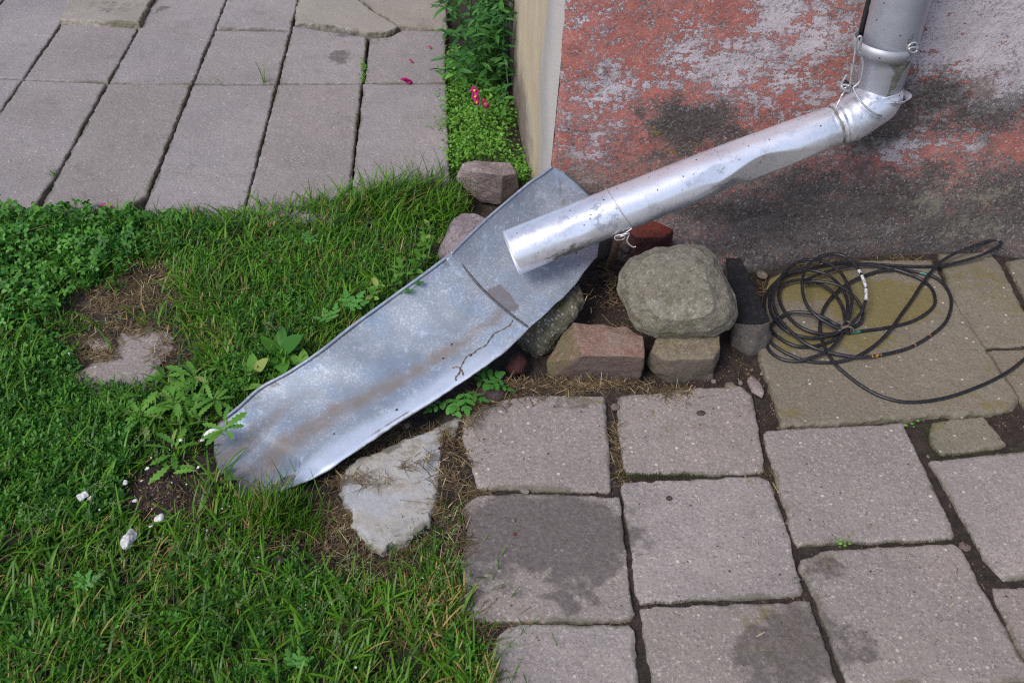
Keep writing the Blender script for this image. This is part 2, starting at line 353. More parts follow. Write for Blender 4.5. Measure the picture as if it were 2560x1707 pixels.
def zinc_mat():
    m = M('galvanised_sheet'); a = m.noise(7, 6, .6); sp = m.noise(230, 3, .7); v = m.vor(60, 'Color')
    c = m.mix(m.step(a, .35, .65), (.24, .275, .33), (.36, .385, .43)); c = m.mix(m.math('MULTIPLY', m.step(m.noise(12, 7, .7), .48, .62), .5), c, (.26, .35, .48)); c = m.mix(m.math('MULTIPLY', m.sep(v)[0], .22), c, (.28, .31, .35))
    c = m.mix(m.math('MULTIPLY', m.math('MULTIPLY', m.step(sp, .50, .66), m.step(a, .35, .6)), .55), c, (.72, .77, .85)); c = m.mix(m.math('MULTIPLY', m.step(m.noise(6, 8, .75, dist=1.2), .53, .66), .55), c, (.27, .29, .32)); c = m.mix(m.math('MULTIPLY', m.step(m.noise(48, 5, .75, vec=m.map((1, 1, 1), (3, 1, 2))), .56, .66), .45), c, (.62, .68, .78))
    c = m.mix(m.math('MULTIPLY', m.step(m.noise(26, 6, .7), .56, .66), .4), c, (.24, .27, .31))
    c = m.mix(m.math('MULTIPLY', m.math('ADD', m.attr('rim_highlight'), m.math('MULTIPLY', m.math('SUBTRACT', m.noise(40, 6, .75), .5), .8)), .7, clamp=True), c, (.70, .76, .88))  # painted highlight: lightens the sheet along its right flank
    br = m.math('ADD', m.attr('brown'), m.math('ADD', m.math('MULTIPLY', m.math('SUBTRACT', m.noise(14, 7, .7, dist=.8), .5), 1.5), m.math('MULTIPLY', m.math('SUBTRACT', m.noise(120, 5, .8), .5), .9)))
    brf = m.math('MULTIPLY', m.step(br, .15, 1.0), .80); c = m.mix(brf, c, (.20, .15, .115))
    wt = m.math('ADD', m.attr('wet'), m.math('MULTIPLY', m.math('SUBTRACT', m.noise(30, 5, .6), .5), .5)); wf = m.step(wt, .47, .53)
    c = m.mix(m.math('MULTIPLY', wf, .8), c, (.13, .105, .10))
    ds = m.math('ADD', m.attr('dirt_dark'), m.math('MULTIPLY', m.math('SUBTRACT', m.noise(45, 6, .7), .5), 1.2)); df = m.step(ds, .5, .85)
    c = m.mix(m.math('MULTIPLY', df, .8), c, m.mix(sp, (.05, .04, .035), (.17, .11, .085)))
    hole = m.math('MULTIPLY', m.step(m.vor(24), .085, .06), m.step(m.sep(m.vor(24, 'Color'))[1], .70, .72)); c = m.mix(hole, c, (.03, .025, .02))
    k = m.math('MAXIMUM', m.math('MAXIMUM', brf, wf), df)
    return m.set(c, m.math('ADD', .42, m.math('MULTIPLY', a, .2)), metal=m.math('SUBTRACT', .42, m.math('MULTIPLY', k, .38)), normal=m.bump(m.noise(13, 4, .5), .003, .25, m.bump(sp, .0006, .5)))
M_ZINC = zinc_mat()

def stone_mat(name, a, b, dark=.5, fine=180, moss=0, mosscol=(.12, .115, .045), spots=0, rough=.85, black_top=False, front=None, side=None):
    m = M(name); n1 = m.noise(11, 6, .65); n2 = m.noise(fine, 4, .75); n3 = m.noise(40, 9, .8)
    c = m.mix(m.step(n1, .35, .68), a, b); c = m.mix(m.math('MULTIPLY', m.step(n2, .5, .72), dark), c, tuple(v * .35 for v in a))
    c = m.mix(m.math('MULTIPLY', m.step(m.noise(fine * 1.3, 3, .7, vec=m.map((1, 1, 1), (2, 1, 0))), .55, .7), .5), c, tuple(min(1, v * 1.8) for v in b))
    if moss: c = m.mix(m.math('MULTIPLY', m.step(m.math('ADD', n3, m.math('MULTIPLY', m.math('SUBTRACT', n1, .5), .8)), .62 - moss * .3, .78 - moss * .25), .7), c, mosscol)
    if spots:
        v = m.vor(130); vc = m.sep(m.vor(130, 'Color'))[0]; c = m.mix(m.math('MULTIPLY', m.step(v, .42, .25), m.step(vc, 1 - spots, 1.02 - spots)), c, (.52, .48, .42))
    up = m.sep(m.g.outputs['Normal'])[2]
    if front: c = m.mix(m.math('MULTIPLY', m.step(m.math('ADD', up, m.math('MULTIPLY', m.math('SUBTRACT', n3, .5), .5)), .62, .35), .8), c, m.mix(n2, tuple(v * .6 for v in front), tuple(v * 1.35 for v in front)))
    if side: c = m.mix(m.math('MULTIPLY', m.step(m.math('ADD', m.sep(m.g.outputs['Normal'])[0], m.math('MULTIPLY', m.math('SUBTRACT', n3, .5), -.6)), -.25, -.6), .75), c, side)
    if black_top: c = m.mix(m.step(m.math('ADD', m.attr('tar'), m.math('MULTIPLY', m.math('SUBTRACT', n3, .5), .5)), .45, .55), c, m.mix(m.step(n2, .55, .8), (.012, .012, .017), (.10, .10, .115)))
    n = m.bump(n2, .0030, 1, m.bump(n3, .011, 1))
    c = m.mix(m.math('MULTIPLY', m.step(m.noise(24, 8, .8, dist=1.0), .52, .62), .45), c, tuple(v * .5 for v in a))
    return m.set(c, rough, normal=n, spec=.35)

def leaf_mat(name, c1, c2, c3=None, rough=.45, trans=.25):
    m = M(name); r = m.attr('rnd'); c = m.mix(r, c1, c2)
    c = m.mix(m.math('MULTIPLY', m.step(m.noise(9, 3, .6), .42, .68), .4), c, tuple(v * .6 for v in c1))
    if c3: c = m.mix(m.step(r, .90, .93), c, c3)
    m.set(c, rough, spec=.3)
    t = m.t; tr = t.nodes.new('ShaderNodeBsdfTranslucent'); t.links.new(c, tr.inputs[0]); ms = t.nodes.new('ShaderNodeMixShader'); ms.inputs[0].default_value = trans
    t.links.new(m.b.outputs[0], ms.inputs[1]); t.links.new(tr.outputs[0], ms.inputs[2]); t.links.new(ms.outputs[0], t.nodes['Material Output'].inputs[0])
    return m.m
M_GRASS = leaf_mat('grass_blade', (.015, .075, .003), (.145, .335, .018), (.42, .29, .10), rough=.42)
M_CLOVER = leaf_mat('clover_leaf', (.025, .12, .014), (.14, .36, .05))
M_WEED = leaf_mat('weed_leaf', (.025, .115, .012), (.11, .30, .032))
M_CHICK = leaf_mat('chickweed_leaf', (.12, .30, .03), (.19, .42, .06))
M_SNAP = leaf_mat('snapdragon_leaf', (.028, .115, .025), (.09, .25, .045))
M_DAND = leaf_mat('dandelion_leaf', (.08, .23, .025), (.20, .42, .065), (.26, .32, .08))
M_SILV = leaf_mat('silverweed_leaf', (.07, .24, .04), (.14, .36, .07))
M_STRAW = leaf_mat('dry_stalk', (.085, .055, .03), (.30, .215, .105), (.50, .40, .22), .7, .1)
M_PETAL = leaf_mat('magenta_petal', (.62, .015, .22), (.75, .05, .34), None, .5, .3)
def plain(name, col, rough=.6, metal=0, nz=0, nd=.001, col2=None, fine=90):
    m = M(name); n = m.noise(fine, 5, .65); c = m.mix(m.step(n, .35, .7), col, col2 or tuple(v * .7 for v in col))
    return m.set(c, rough, metal=metal, normal=m.bump(n, nd, .7))
M_FOAM = plain('white_foam', (.78, .78, .77), .7, col2=(.50, .47, .43), nd=.003, fine=190)
M_WIRE = plain('galvanised_wire', (.66, .66, .70), .4, .6, col2=(.42, .41, .42))
M_RUST = plain('rusty_iron', (.12, .06, .04), .85, .1, col2=(.19, .12, .09), nd=.002)
M_YEL = plain('yellow_throat', (.8, .42, .02), .5)
M_LIP = plain('pale_crumb', (.5, .45, .4), .7)
M_DARKROD = plain('dark_rod', (.025, .024, .03), .5, .2)
M_TWIG = plain('dead_root', (.11, .08, .06), .8, col2=(.20, .15, .10))
def cable_mat():
    m = M('black_rubber'); n = m.noise(120, 4, .6); c = m.mix(m.step(n, .4, .75), (.012, .012, .015), (.035, .034, .038))
    c = m.mix(m.math('MULTIPLY', m.step(m.attr('white'), .4, .6), m.step(m.noise(260, 4, .6), .40, .48)), c, (.62, .63, .66))
    c = m.mix(m.math('MULTIPLY', m.step(m.attr('yellow'), .4, .6), m.step(m.noise(170, 4, .6), .50, .56)), c, (.45, .24, .05))
    c = m.mix(m.math('MULTIPLY', m.step(m.attr('teal'), .4, .6), m.step(m.noise(170, 4, .6), .42, .5)), c, (.03, .16, .12))
    return m.set(c, .42, normal=m.bump(n, .0006, .4), spec=.5)
M_CABLE = cable_mat()

# ---------------------------------------------------------------- ground sheet
LAWN = [G(*p) for p in [(-900, 545), (0, 535), (300, 540), (700, 515), (900, 480), (1110, 430), (1180, 520), (1150, 620), (1000, 760), (800, 930), (560, 1080), (560, 1180), (590, 1260),
                         (740, 1260), (770, 1400), (960, 1470), (1100, 1400), (1160, 1470), (1170, 1560), (1235, 1660), (1260, 1900), (1260, 2600), (-1500, 2600)]]
LAWN = [(p.x, p.y) for p in LAWN]
def blobs(P, lst):
    """max of soft discs: (px, py, radius_x m, radius_y m, strength)"""
    r = np.zeros(len(P)); Z0 = P3(P[:, 0], P[:, 1]); P = Z0 + .018 * np.stack([fbm(Z0, 22, 4, 301), fbm(Z0, 22, 4, 302), 0 * r], 1)
    for b in lst:
        c = G(b[0], b[1]); d2 = np.sqrt(((P[:, 0] - c.x) / b[2]) ** 2 + ((P[:, 1] - c.y) / b[3]) ** 2); r = np.maximum(r, b[4] * (1 - sstep(.45, 1.15, d2)))
    return r
BARE = [(300, 900, .22, .15, 1), (310, 760, .17, .09, 1), (380, 710, .09, .07, 1), (300, 1010, .2, .03, .9), (410, 1240, .12, .09, 1), (500, 1170, .07, .06, .9), (860, 1330, .17, .12, .95), (720, 1430, .05, .03, .4), (1060, 1180, .10, .10, 1),
        (1080, 1330, .07, .08, .6), (60, 1090, .04, .02, .7), (1200, 1590, .06, .06, .6), (1010, 1660, .06, .035, .7), (560, 1120, .07, .06, .7)]
BARE += [(950, 1310, .11, .07, 1), (1080, 1130, .05, .07, 1)]
def ground_z(P):
    sd = seg_dist(P, LAWN); z0 = np.where((P[:, 0] > -.15) & (P[:, 1] < 2.2), -.008, -.030); z = z0 + (.002 - z0) * (1 - sstep(-.05, .03, sd))
    Q = P3(P[:, 0], P[:, 1])
    z = z + .004 * fbm(Q, 14, 4, 3) + .010 * vn(Q, 3.5, 8) * (1 - sstep(-.08, .0, sd))
    z = z - .008 * blobs(Q, BARE) * (1 - sstep(-.05, .02, sd))
    for (px, py, rx, ry, h) in [(560, 1212, .055, .05, .020), (600, 1250, .07, .028, .020), (960, 1230, .13, .13, .010), (1090, 1110, .05, .08, .010), (1300, 700, .20, .16, .022), (1560, 800, .25, .17, .020), (1200, 980, .12, .07, .016), (1450, 975, .26, .035, .020), (400, 1245, .07, .05, .02), (1230, 330, .12, .45, .028), (1760, 880, .12, .10, .012), (1100, 1200, .08, .12, .013), (1130, 1350, .05, .10, .012)]:
        c = G(px, py); d2 = np.sqrt(((P[:, 0] - c.x) / rx) ** 2 + ((P[:, 1] - c.y) / ry) ** 2); z = z + h * (1 - sstep(.3, 1.1, d2))
    return z
def axis(lo, hi, a, b, st, far):
    inner = np.arange(a, b, st); left = []; x = a; s = st
    while x > lo: s *= 1.35; x -= s; left.append(x)
    right = []; x = inner[-1]; s = st
    while x < hi: s *= 1.35; x += s; right.append(x)
    return np.array(left[::-1] + list(inner) + right)
ax_ = axis(-60, 60, -1.25, 1.45, .007, 0); ay_ = axis(-60, 60, .55, 3.7, .008, 0)
gx, gy = np.meshgrid(ax_, ay_); P = P3(gx.ravel(), gy.ravel()); P[:, 2] = ground_z(P)
nx, ny = len(ax_), len(ay_); ii = np.arange(nx * ny).reshape(ny, nx)
Q = np.stack([ii[:-1, :-1], ii[:-1, 1:], ii[1:, 1:], ii[1:, :-1]], -1).reshape(-1, 4)
g = arr_mesh('ground', P, Q); go = bpy.data.objects.new('ground', g); S.collection.objects.link(go); g.materials.append(M_SOIL); tag(go, kind='structure')

# ---------------------------------------------------------------- house wall
def wall_attr(C, lst):
    r = np.zeros(len(C)); C = C + .030 * np.stack([fbm(C, 11, 5, 311, .6), 0 * r, fbm(C, 11, 5, 312, .6)], 1)
    for b in lst:
        c = WF(b[0], b[1], 2.08); rx = b[2] * 2.08 / 2400; rz = b[3] * .00115
        d2 = np.sqrt(((C[:, 0] - c.x) / rx) ** 2 + ((C[:, 2] - c.z) / rz) ** 2); r = np.maximum(r, b[4] * (1 - sstep(.1, 1.45, d2)))
    return r
def foot(x):
    return np.interp(x, [.05, .3, .5, .62, .72, .85, 1.0, 1.12, 1.25, 1.34, 1.6, 4], [2.07, 2.05, 2.02, 2.005, 2.03, 2.063, 2.075, 2.09, 2.078, 2.05, 2.06, 2.07])
hx = np.concatenate([np.arange(0, 1.55, .006), np.arange(1.55, 4, .12)]); hz = np.concatenate([np.arange(-.06, .95, .006), np.arange(.95, 3.2, .12)])
gx, gz = np.meshgrid(hx, hz); C = np.stack([gx.ravel(), np.zeros(gx.size), gz.ravel()], 1)
C[:, 0] += .081 + .0595 * np.clip(C[:, 2], -1, 1)
C[:, 0] += .0075 * fbm(np.stack([C[:, 2], C[:, 2] * 0, C[:, 2] * 0], 1), 12, 4, 4) * np.exp(-(gx.ravel()) / .03)
f0 = foot(C[:, 0]); t = sstep(.0, .11, C[:, 2] + .02 * vn(C, 9, 2)); C[:, 1] = f0 * (1 - t) + 2.09 * t + .015 * np.clip(C[:, 2], 0, 3)
C[:, 1] += .004 * fbm(C, 7, 5, 11, .55) + .010 * np.exp(-gx.ravel() / .012)
crk = np.abs(C[:, 2] - (.045 + .012 * vn(P3(C[:, 0], C[:, 0] * 0), 11, 5))); cm = (np.exp(-(crk / .0035) ** 2)) * sstep(.6, .66, C[:, 0]) * (1 - sstep(1.0, 1.08, C[:, 0]))
C[:, 1] += .0035 * cm
nx, nz = len(hx), len(hz); ii = np.arange(nx * nz).reshape(nz, nx)
Q = np.stack([ii[:-1, :-1], ii[:-1, 1:], ii[1:, 1:], ii[1:, :-1]], -1).reshape(-1, 4)
flake = wall_attr(C, [(1960, 20, 90, 60, .9), (2480, 60, 260, 170, 1.25), (2500, 180, 200, 110, 1.2), (1740, 70, 60, 60, .2), (1540, 215, 100, 50, .75), (1850, 170, 260, 60, .55), (1980, 220, 160, 60, .6), (2060, 90, 80, 90, .5), (1720, 240, 60, 40, .5), (2330, 150, 70, 110, .8),
                      (1450, 400, 60, 30, .5), (2250, 390, 60, 50, .7), (1620, 60, 50, 50, .1), (1500, 330, 80, 40, .4), (2450, 330, 120, 60, .6), (2300, 590, 200, 50, .2), (1880, 640, 90, 25, .9), (2440, 430, 120, 40, .15)])
dark = wall_attr(C, [(1740, 300, 120, 55, 1.5), (2360, 250, 90, 40, 1.2), (1950, 560, 120, 50, 1.3), (2180, 540, 110, 50, 1.25), (2260, 480, 60, 25, 1.2), (1600, 300, 40, 25, .8), (1810, 360, 120, 45, .7), (1600, 330, 70, 35, .35), (1690, 400, 150, 30, .55), (2330, 255, 170, 60, .85), (2470, 290, 190, 65, .85), (2210, 330, 110, 60, .9), (2300, 320, 120, 40, .8), (1780, 520, 160, 70, .9), (1960, 560, 180, 75, .98), (2160, 560, 190, 80, .95), (2320, 590, 190, 55, .8),
                     (2490, 560, 140, 90, .8), (2250, 480, 140, 40, .8), (2130, 440, 90, 30, .5), (2380, 440, 160, 45, .35), (1560, 470, 120, 50, .35), (1680, 560, 60, 50, .6), (2450, 470, 120, 35, .6)])
tan = wall_attr(C, [(1480, 470, 120, 55, .95), (1600, 500, 130, 50, .8), (1930, 450, 150, 45, .85), (2090, 480, 110, 35, .8), (1740, 600, 90, 45, .95), (1860, 640, 140, 35, .85), (2470, 225, 60, 28, .95), (2200, 530, 100, 20, .55), (2060, 550, 50, 30, .5), (1420, 400, 40, 30, .6)])
lich = wall_attr(C, [(1675, 325, 22, 30, .75), (1700, 350, 40, 25, .6), (1755, 345, 20, 14, .6), (1670, 375, 20, 20, .6), (2240, 330, 20, 14, .55), (1800, 190, 14, 10, .4), (2340, 245, 15, 10, .5), (1510, 265, 20, 10, .4), (2085, 545, 10, 8, .5)])
gre = wall_attr(C, [(2330, 520, 90, 60, .75), (2430, 580, 140, 60, .75), (2480, 500, 90, 50, .7), (2320, 500, 20, 20, .9)])
low = (1 - sstep(.0, .14, C[:, 2])) * .35; dark = np.maximum(dark, low * 1.3); dark = np.maximum(dark, .5 * sstep(.45, .6, C[:, 0]) * (1 - sstep(.20, .30, C[:, 2] + .05 * fbm(C, 6, 4, 91))) + .42 * (1 - sstep(.12, .28, C[:, 2] + .05 * fbm(C, 6, 4, 92))))
tan = np.maximum(tan, .5 * (1 - sstep(.16, .34, C[:, 2] + .06 * fbm(C, 5, 4, 93))))
flake = flake * .85 + .12
me = arr_mesh('painted_face', C, Q, dict(flake=flake, dark=dark, tan=tan, lichen=lich, green=gre))
wr = Root('house_wall', (1.5, 2.1, 0)); tag(wr.o, 'house wall corner with peeling red paint over grey plaster and a sooty foot', 'wall')
child('painted_face', me, M_WALL, wr)
# receding cream side
hy = np.concatenate([np.arange(2.10, 3.6, .012), np.arange(3.6, 8, .2)]); gy_, gz_ = np.meshgrid(hy, hz)
C = np.stack([np.zeros(gy_.size), gy_.ravel(), gz_.ravel()], 1)
C[:, 0] = np.interp(C[:, 1], [2.08, 2.44, 2.6, 2.87, 3.2, 8], [.083, .063, .036, .012, -.004, -.05]) * (1 - sstep(0, .5, C[:, 2]) * .35) + .0595 * np.clip(C[:, 2], -1, 1)
e = np.exp(-(C[:, 1] - 2.10) / .02); C[:, 0] = C[:, 0] * (1 - e) + e * (.081 + .0595 * np.clip(C[:, 2], -1, 1)); C[:, 0] += .0025 * fbm(C, 9, 4, 21) * (1 - e); C[:, 1] += .015 * np.clip(C[:, 2], 0, 3) * e
ny = len(hy); ii = np.arange(ny * nz).reshape(nz, ny); Q = np.stack([ii[:-1, :-1], ii[1:, :-1], ii[1:, 1:], ii[:-1, 1:]], -1).reshape(-1, 4)
grime = (1 - sstep(.02, .30, C[:, 2] + .06 * vn(C, 5, 7))) * sstep(2.3, 2.7, C[:, 1]) + .5 * sstep(2.8, 3.1, C[:, 1]); cream = sstep(2.10, 2.45, C[:, 1] + .05 * vn(C, 8, 3))
child('side_face', arr_mesh('side_face', C, Q, dict(grime=grime, cream=cream)), M_SIDE, wr)

# ---------------------------------------------------------------- paving slabs
RS = 'loose square slabs paving the right side'
LS = 'long slabs in rows beyond the grass'
WET = [(1360, 1325, .215, .105, 1.35), (1430, 1440, .055, .05, .75), (1230, 1420, .08, .05, .6), (1410, 1500, .05, .02, .75), (1300, 1480, .05, .015, .5), (1500, 1400, .05, .06, .8), (1470, 1480, .03, .02, .6),
       (2060, 1420, .045, .045, .6), (2010, 1600, .09, .09, .95), (1900, 1620, .05, .06, .7), (2130, 1610, .06, .05, .6), (1960, 1690, .08, .06, .7), (2170, 1640, .04, .03, .6),
       (850, 140, .045, .08, .75), (870, 85, .06, .05, .6), (950, 100, .06, .05, .35), (400, 25, .03, .06, .6), (300, 30, .12, .10, .35), (1440, 1010, .07, .03, .5)]
MOSS = [(2020, 700, .16, .12, 1.15), (2200, 760, .18, .12, .95), (2080, 850, .2, .06, .8), (2380, 1000, .10, .06, .35), (1960, 1040, .05, .04, .5), (2100, 880, .15, .08, .3), (2440, 700, .12, .12, .45), (2540, 760, .1, .1, .4), (2520, 930, .1, .05, .35), (2340, 1070, .05, .04, .6),
        (2490, 1030, .05, .03, .5), (1700, 1050, .19, 0.053, .25), (1960, 1580, .10, .10, .45), (2050, 1400, .05, .04, .5), (1890, 1250, .02, .1, .3), (2340, 1180, .02, .1, .4), (1640, 1010, .1, .05, .3), (1460, 1000, .06, .04, .5)]
def grow(P_, d):
    c = sum(P_, Vector()) / len(P_); return [p + (p - c).normalized() * d for p in P_]
def slab(pts, label, mat, group, seed, z=0.0, rag=.0019, thick=.05, tilt=(0, 0), cat='paving slab', name='paving_slab', smooth=1, plane=0.0):
    P_ = [G(x, y, plane) for x, y in pts]
    if group == RS: P_ = grow(P_, .0022)
    elif seed == 42: P_ = grow(P_, .010)
    elif seed == 43: P_ = grow(P_, .006)
    me = slab_mesh(P_, z, thick, seed=seed, rag=rag, tilt=tilt, smooth=smooth); c = get_co(me)
    if not group:
        sd_ = seg_dist(c, [(p.x, p.y) for p in P_]); me.attributes['rim'].data.foreach_set('value', (1.15 * sstep(-.020, .0, sd_ + .012 * fbm(c, 30, 3, 5))).astype(np.float32))
    set_attr(me, 'wet', blobs(c, WET)); set_attr(me, 'moss', blobs(c, MOSS))
    return top(name, me, mat, label, cat, group)
slab([(1958, 1066), (1897, 883), (1885, 845), (1908, 760), (1925, 700), (1990, 678), (2160, 655), (2330, 655), (2337, 672), (2376, 745), (2456, 867), (2544, 997), (2540, 1009), (2506, 1032)],
     'large mossy slab lying under the black cable coil', MC_Mo, RS, 1, z=.006, rag=.004)
slab([(2345, 634), (2475, 630), (2500, 660), (2572, 800), (2607, 860), (2462, 866), (2440, 850), (2380, 737)], 'mossy slab at the wall foot to the right of the cable coil', MC_Mo, RS, 2)
slab([(2515, 652), (2560, 647), (2680, 640), (2770, 800), (2600, 805)], 'mossy slab cut by the right edge of the photo at the wall foot', MC_Mo, RS, 3)
slab([(2466, 877), (2640, 870), (2760, 1010), (2562, 1018), (2502, 936)], 'slab crossed by the loose cable end near the right edge', MC_Mo, RS, 4)
slab([(2326, 1068), (2335, 1055), (2456, 1039), (2517, 1110), (2500, 1120), (2353, 1131), (2328, 1105)], 'small broken piece of slab with a mossy rim', MC_Mo, RS, 5)
slab([(1909, 1085), (1916, 1076), (2257, 1058), (2387, 1336), (2380, 1343), (1997, 1360), (1985, 1345)], 'clean grey slab just below the mossy slab of the cable coil', MC_R, RS, 6, z=.002)
slab([(2326, 1152), (2560, 1126), (2700, 1120), (2860, 1425), (2509, 1445), (2464, 1392)], 'grey slab below the small broken piece, cut by the right edge', MC_R, RS, 7)
slab([(2483, 1470), (2800, 1450), (2960, 1720), (2620, 1740), (2540, 1610)], 'grey slab in the bottom right corner of the photo', MC_R, RS, 8)
slab([(1548, 990), (1700, 975), (1850, 965), (1880, 990), (1909, 1150), (1909, 1180), (1780, 1183), (1569, 1182), (1560, 1160), (1545, 1060)], 'slab with two rusty dents below the boulder', MC_R, RS, 9, z=.001)
slab([(1556, 1215), (1562, 1204), (1640, 1201), (1900, 1189), (1925, 1200), (1960, 1300), (2005, 1465), (2004, 1487), (1870, 1492), (1660, 1499), (1600, 1501), (1590, 1480), (1575, 1340)], 'pebble flecked grey slab right of the wet stained slab', MC_R, RS, 10, rag=.0024)
slab([(1603, 1519), (1830, 1509), (2022, 1502), (2058, 1600), (2105, 1740), (1640, 1750)], 'slab at the bottom with a dark green damp corner', MC_R, RS, 11, rag=.0022)
slab([(2005, 1400), (2060, 1377), (2234, 1368), (2380, 1359), (2400, 1372), (2464, 1490), (2590, 1703), (2120, 1710), (2081, 1604), (2043, 1501), (1997, 1415)], 'big slab at the bottom right with a brown smudge on its left side', MC_R, RS, 12, z=.002)
slab([(2125, 1726), (2600, 1719), (2700, 1900), (2190, 1900)], 'slab just showing along the bottom edge', MC_R, RS, 13)
slab([(1158, 1090), (1165, 1045), (1215, 1005), (1340, 985), (1512, 980), (1520, 1100), (1526, 1224), (1515, 1228), (1300, 1221), (1195, 1216), (1175, 1150)], 'sandy pink slab below the pink stone block', MC_R, RS, 14, z=.003)
slab([(1160, 1262), (1200, 1239), (1336, 1233), (1450, 1238), (1548, 1241), (1562, 1380), (1583, 1530), (1576, 1546), (1400, 1549), (1200, 1550), (1158, 1535), (1156, 1400)], 'slab with a large dark wet stain', MC_R, RS, 15, rag=.0022)
slab([(1275, 1563), (1400, 1559), (1570, 1559), (1582, 1571), (1600, 1760), (1240, 1760), (1228, 1640), (1245, 1590)], 'pale slab at the bottom between grass and wet stained slab', MC_R, RS, 16)
def colx(k, y, off=0):      # slab column joints run to one vanishing direction
    base = [-395, -170, 50, 271, 483, 694, 907, 1119][k]; vx, vy = 1074, -1256
    return vx + (base - vx) * (y - vy) / (209 - vy) + off
def col(k, y0, y1, gap=2.6, extra=None, yr0=None, yr1=None):
    yr0 = y0 if yr0 is None else yr0; yr1 = y1 if yr1 is None else yr1; g = gap
    return [(colx(k, y0, g), y0), (colx(k + 1, yr0, -g), yr0), (colx(k + 1, yr1, -g), yr1)] + (extra or []) + [(colx(k, y1, g), y1)]
lo = dict(gap=4)
rows = [(0, 205, 580, 'slab of the near row cut by the left edge'), (1, 189, 580, 'near row slab touching the left edge beside the clover'), (2, 203, 575, 'near row slab in the corner behind the clover patch'),
        (3, 211, 570, 'near row slab with a chipped lower right corner'), (4, 213, 565, 'near row slab in the middle behind the lawn'), (5, 212, 560, 'near row slab just left of the widest pale slab'), (6, 210, 560, 'near row slab beside the green ground cover')]
rows[5] = (5, 212, 560, 'near row slab with a broken edge on its right joint')
for k, y0, y1, lab in rows:
    if k == 3: pts = [(colx(3, 212, 2.6), 212), (colx(4, 213, -2.6), 213), (colx(4, 488, -2.6), 488), (318, 522), (318, 570), (colx(3, 570, 4), 570)]
    elif k == 1: pts = col(1, 189, 580, 2.6, yr0=199)
    elif k == 2: pts = [(colx(2, 203, 4), 203), (colx(3, 210, -5), 210), (colx(3, 430, -5), 430), (95, 505), (70, 580), (-200, 580), (colx(2, 580, 4), 580)][:4] + [(85, 520), (60, 580), (colx(2, 580, 4), 580)]
    else: pts = col(k, y0, y1, 2.6)
    slab(pts, lab, MC_L, LS, 20 + k, rag=.002, z=(.001, -.002, .002, .004, 0, .003, .001)[k], tilt=((.003, 0), (0, .003), (-.004, 0), (0, 0), (.003, 0), (.004, 0), (0, 0))[k])
slab(col(1, -150, 186, 2.6, yr1=196), 'far row slab in the top left corner', MC_L, LS, 30, rag=.002)
slab(col(0, -150, 200, 2.6), 'far row slab outside the top left corner', MC_L, LS, 41, rag=.002)
slab(col(2, 54, 198, 2.6, yr0=66, yr1=207), 'far row slab in front of the raised stone plate', MC_L, LS, 31, rag=.002)
slab(col(3, -110, 208, 2.6, yr1=211), 'long far row slab right of the raised stone plate', MC_L, LS, 32, rag=.002, z=.001)
slab(col(4, 76, 209, 2.6, yr0=80), 'short far row slab with a tuft of grass blades in its joint', MC_L, LS, 33, rag=.002)
slab(col(4, -110, 71, 2.6, yr1=75), 'far row slab at the top with a pale broken lower edge', MC_L, LS, 34, rag=.002, z=.004)
slab(col(5, 66, 208, 2.6, yr0=92, yr1=207), 'far row slab with a brown damp stain', MC_L, LS, 35, rag=.002)
slab([(colx(6, 95, 5), 95), (975, 92), (1006, 75), (1115, 78), (colx(7, 206, -5), 206), (colx(6, 206, 5), 206)], 'far row slab with pink blossoms fallen near it', MC_L, LS, 36, rag=.002)
FS = 'rough stone flags at the far end'
slab([(148, 50), (250, 54), (348, 60), (385, -20), (420, -110), (215, -110)], 'raised rough stone plate lying at the top left', MC_P, FS, 37, z=.022, thick=.045, rag=.004, cat='stone flag', name='stone_flag', plane=.02)
slab([(737, 62), (800, 63), (860, 74), (918, 89), (968, 86), (997, 71), (930, 32), (885, -5), (860, -110), (762, -110)], 'pointed rough stone flag at the top', MC_P, FS, 38, z=.008, rag=.004, cat='stone flag', name='stone_flag')
slab([(1006, 69), (1080, 73), (1118, 75), (1112, -110), (872, -110), (894, -5), (938, 32)], 'grey stone flag against the far plants', MC_P, FS, 39, z=.004, rag=.004, cat='stone flag', name='stone_flag')
slab([(1160, 1030), (1140, 1090), (1121, 1141), (1098, 1218), (1083, 1287), (1045, 1321), (1014, 1348), (953, 1367), (922, 1352), (877, 1306), (873, 1272), (850, 1233), (845, 1185), (900, 1140), (1000, 1100), (1090, 1060)],
     'white weathered limestone piece sunk in the earth below the metal chute', MC_W, None, 40, z=-.005, thick=.03, rag=.006, cat='stone plate', name='limestone_piece')
slab([(187, 940), (214, 921), (237, 906), (283, 890), (302, 864), (291, 844), (283, 833), (302, 823), (383, 821), (425, 844), (425, 875), (398, 906), (390, 932), (344, 959), (291, 978), (245, 986), (214, 978)],
     'bare concrete patch showing through the lawn', MC_R, None, 42, z=.000, thick=.03, rag=.008, cat='concrete slab', name='concrete_slab')
slab([(226, 862), (222, 848), (236, 838), (262, 840), (277, 852), (270, 866), (245, 872)], 'small round bit of concrete beside the bare concrete patch', MC_R, None, 43, z=.000, thick=.03, rag=.003, cat='concrete slab', name='concrete_slab')

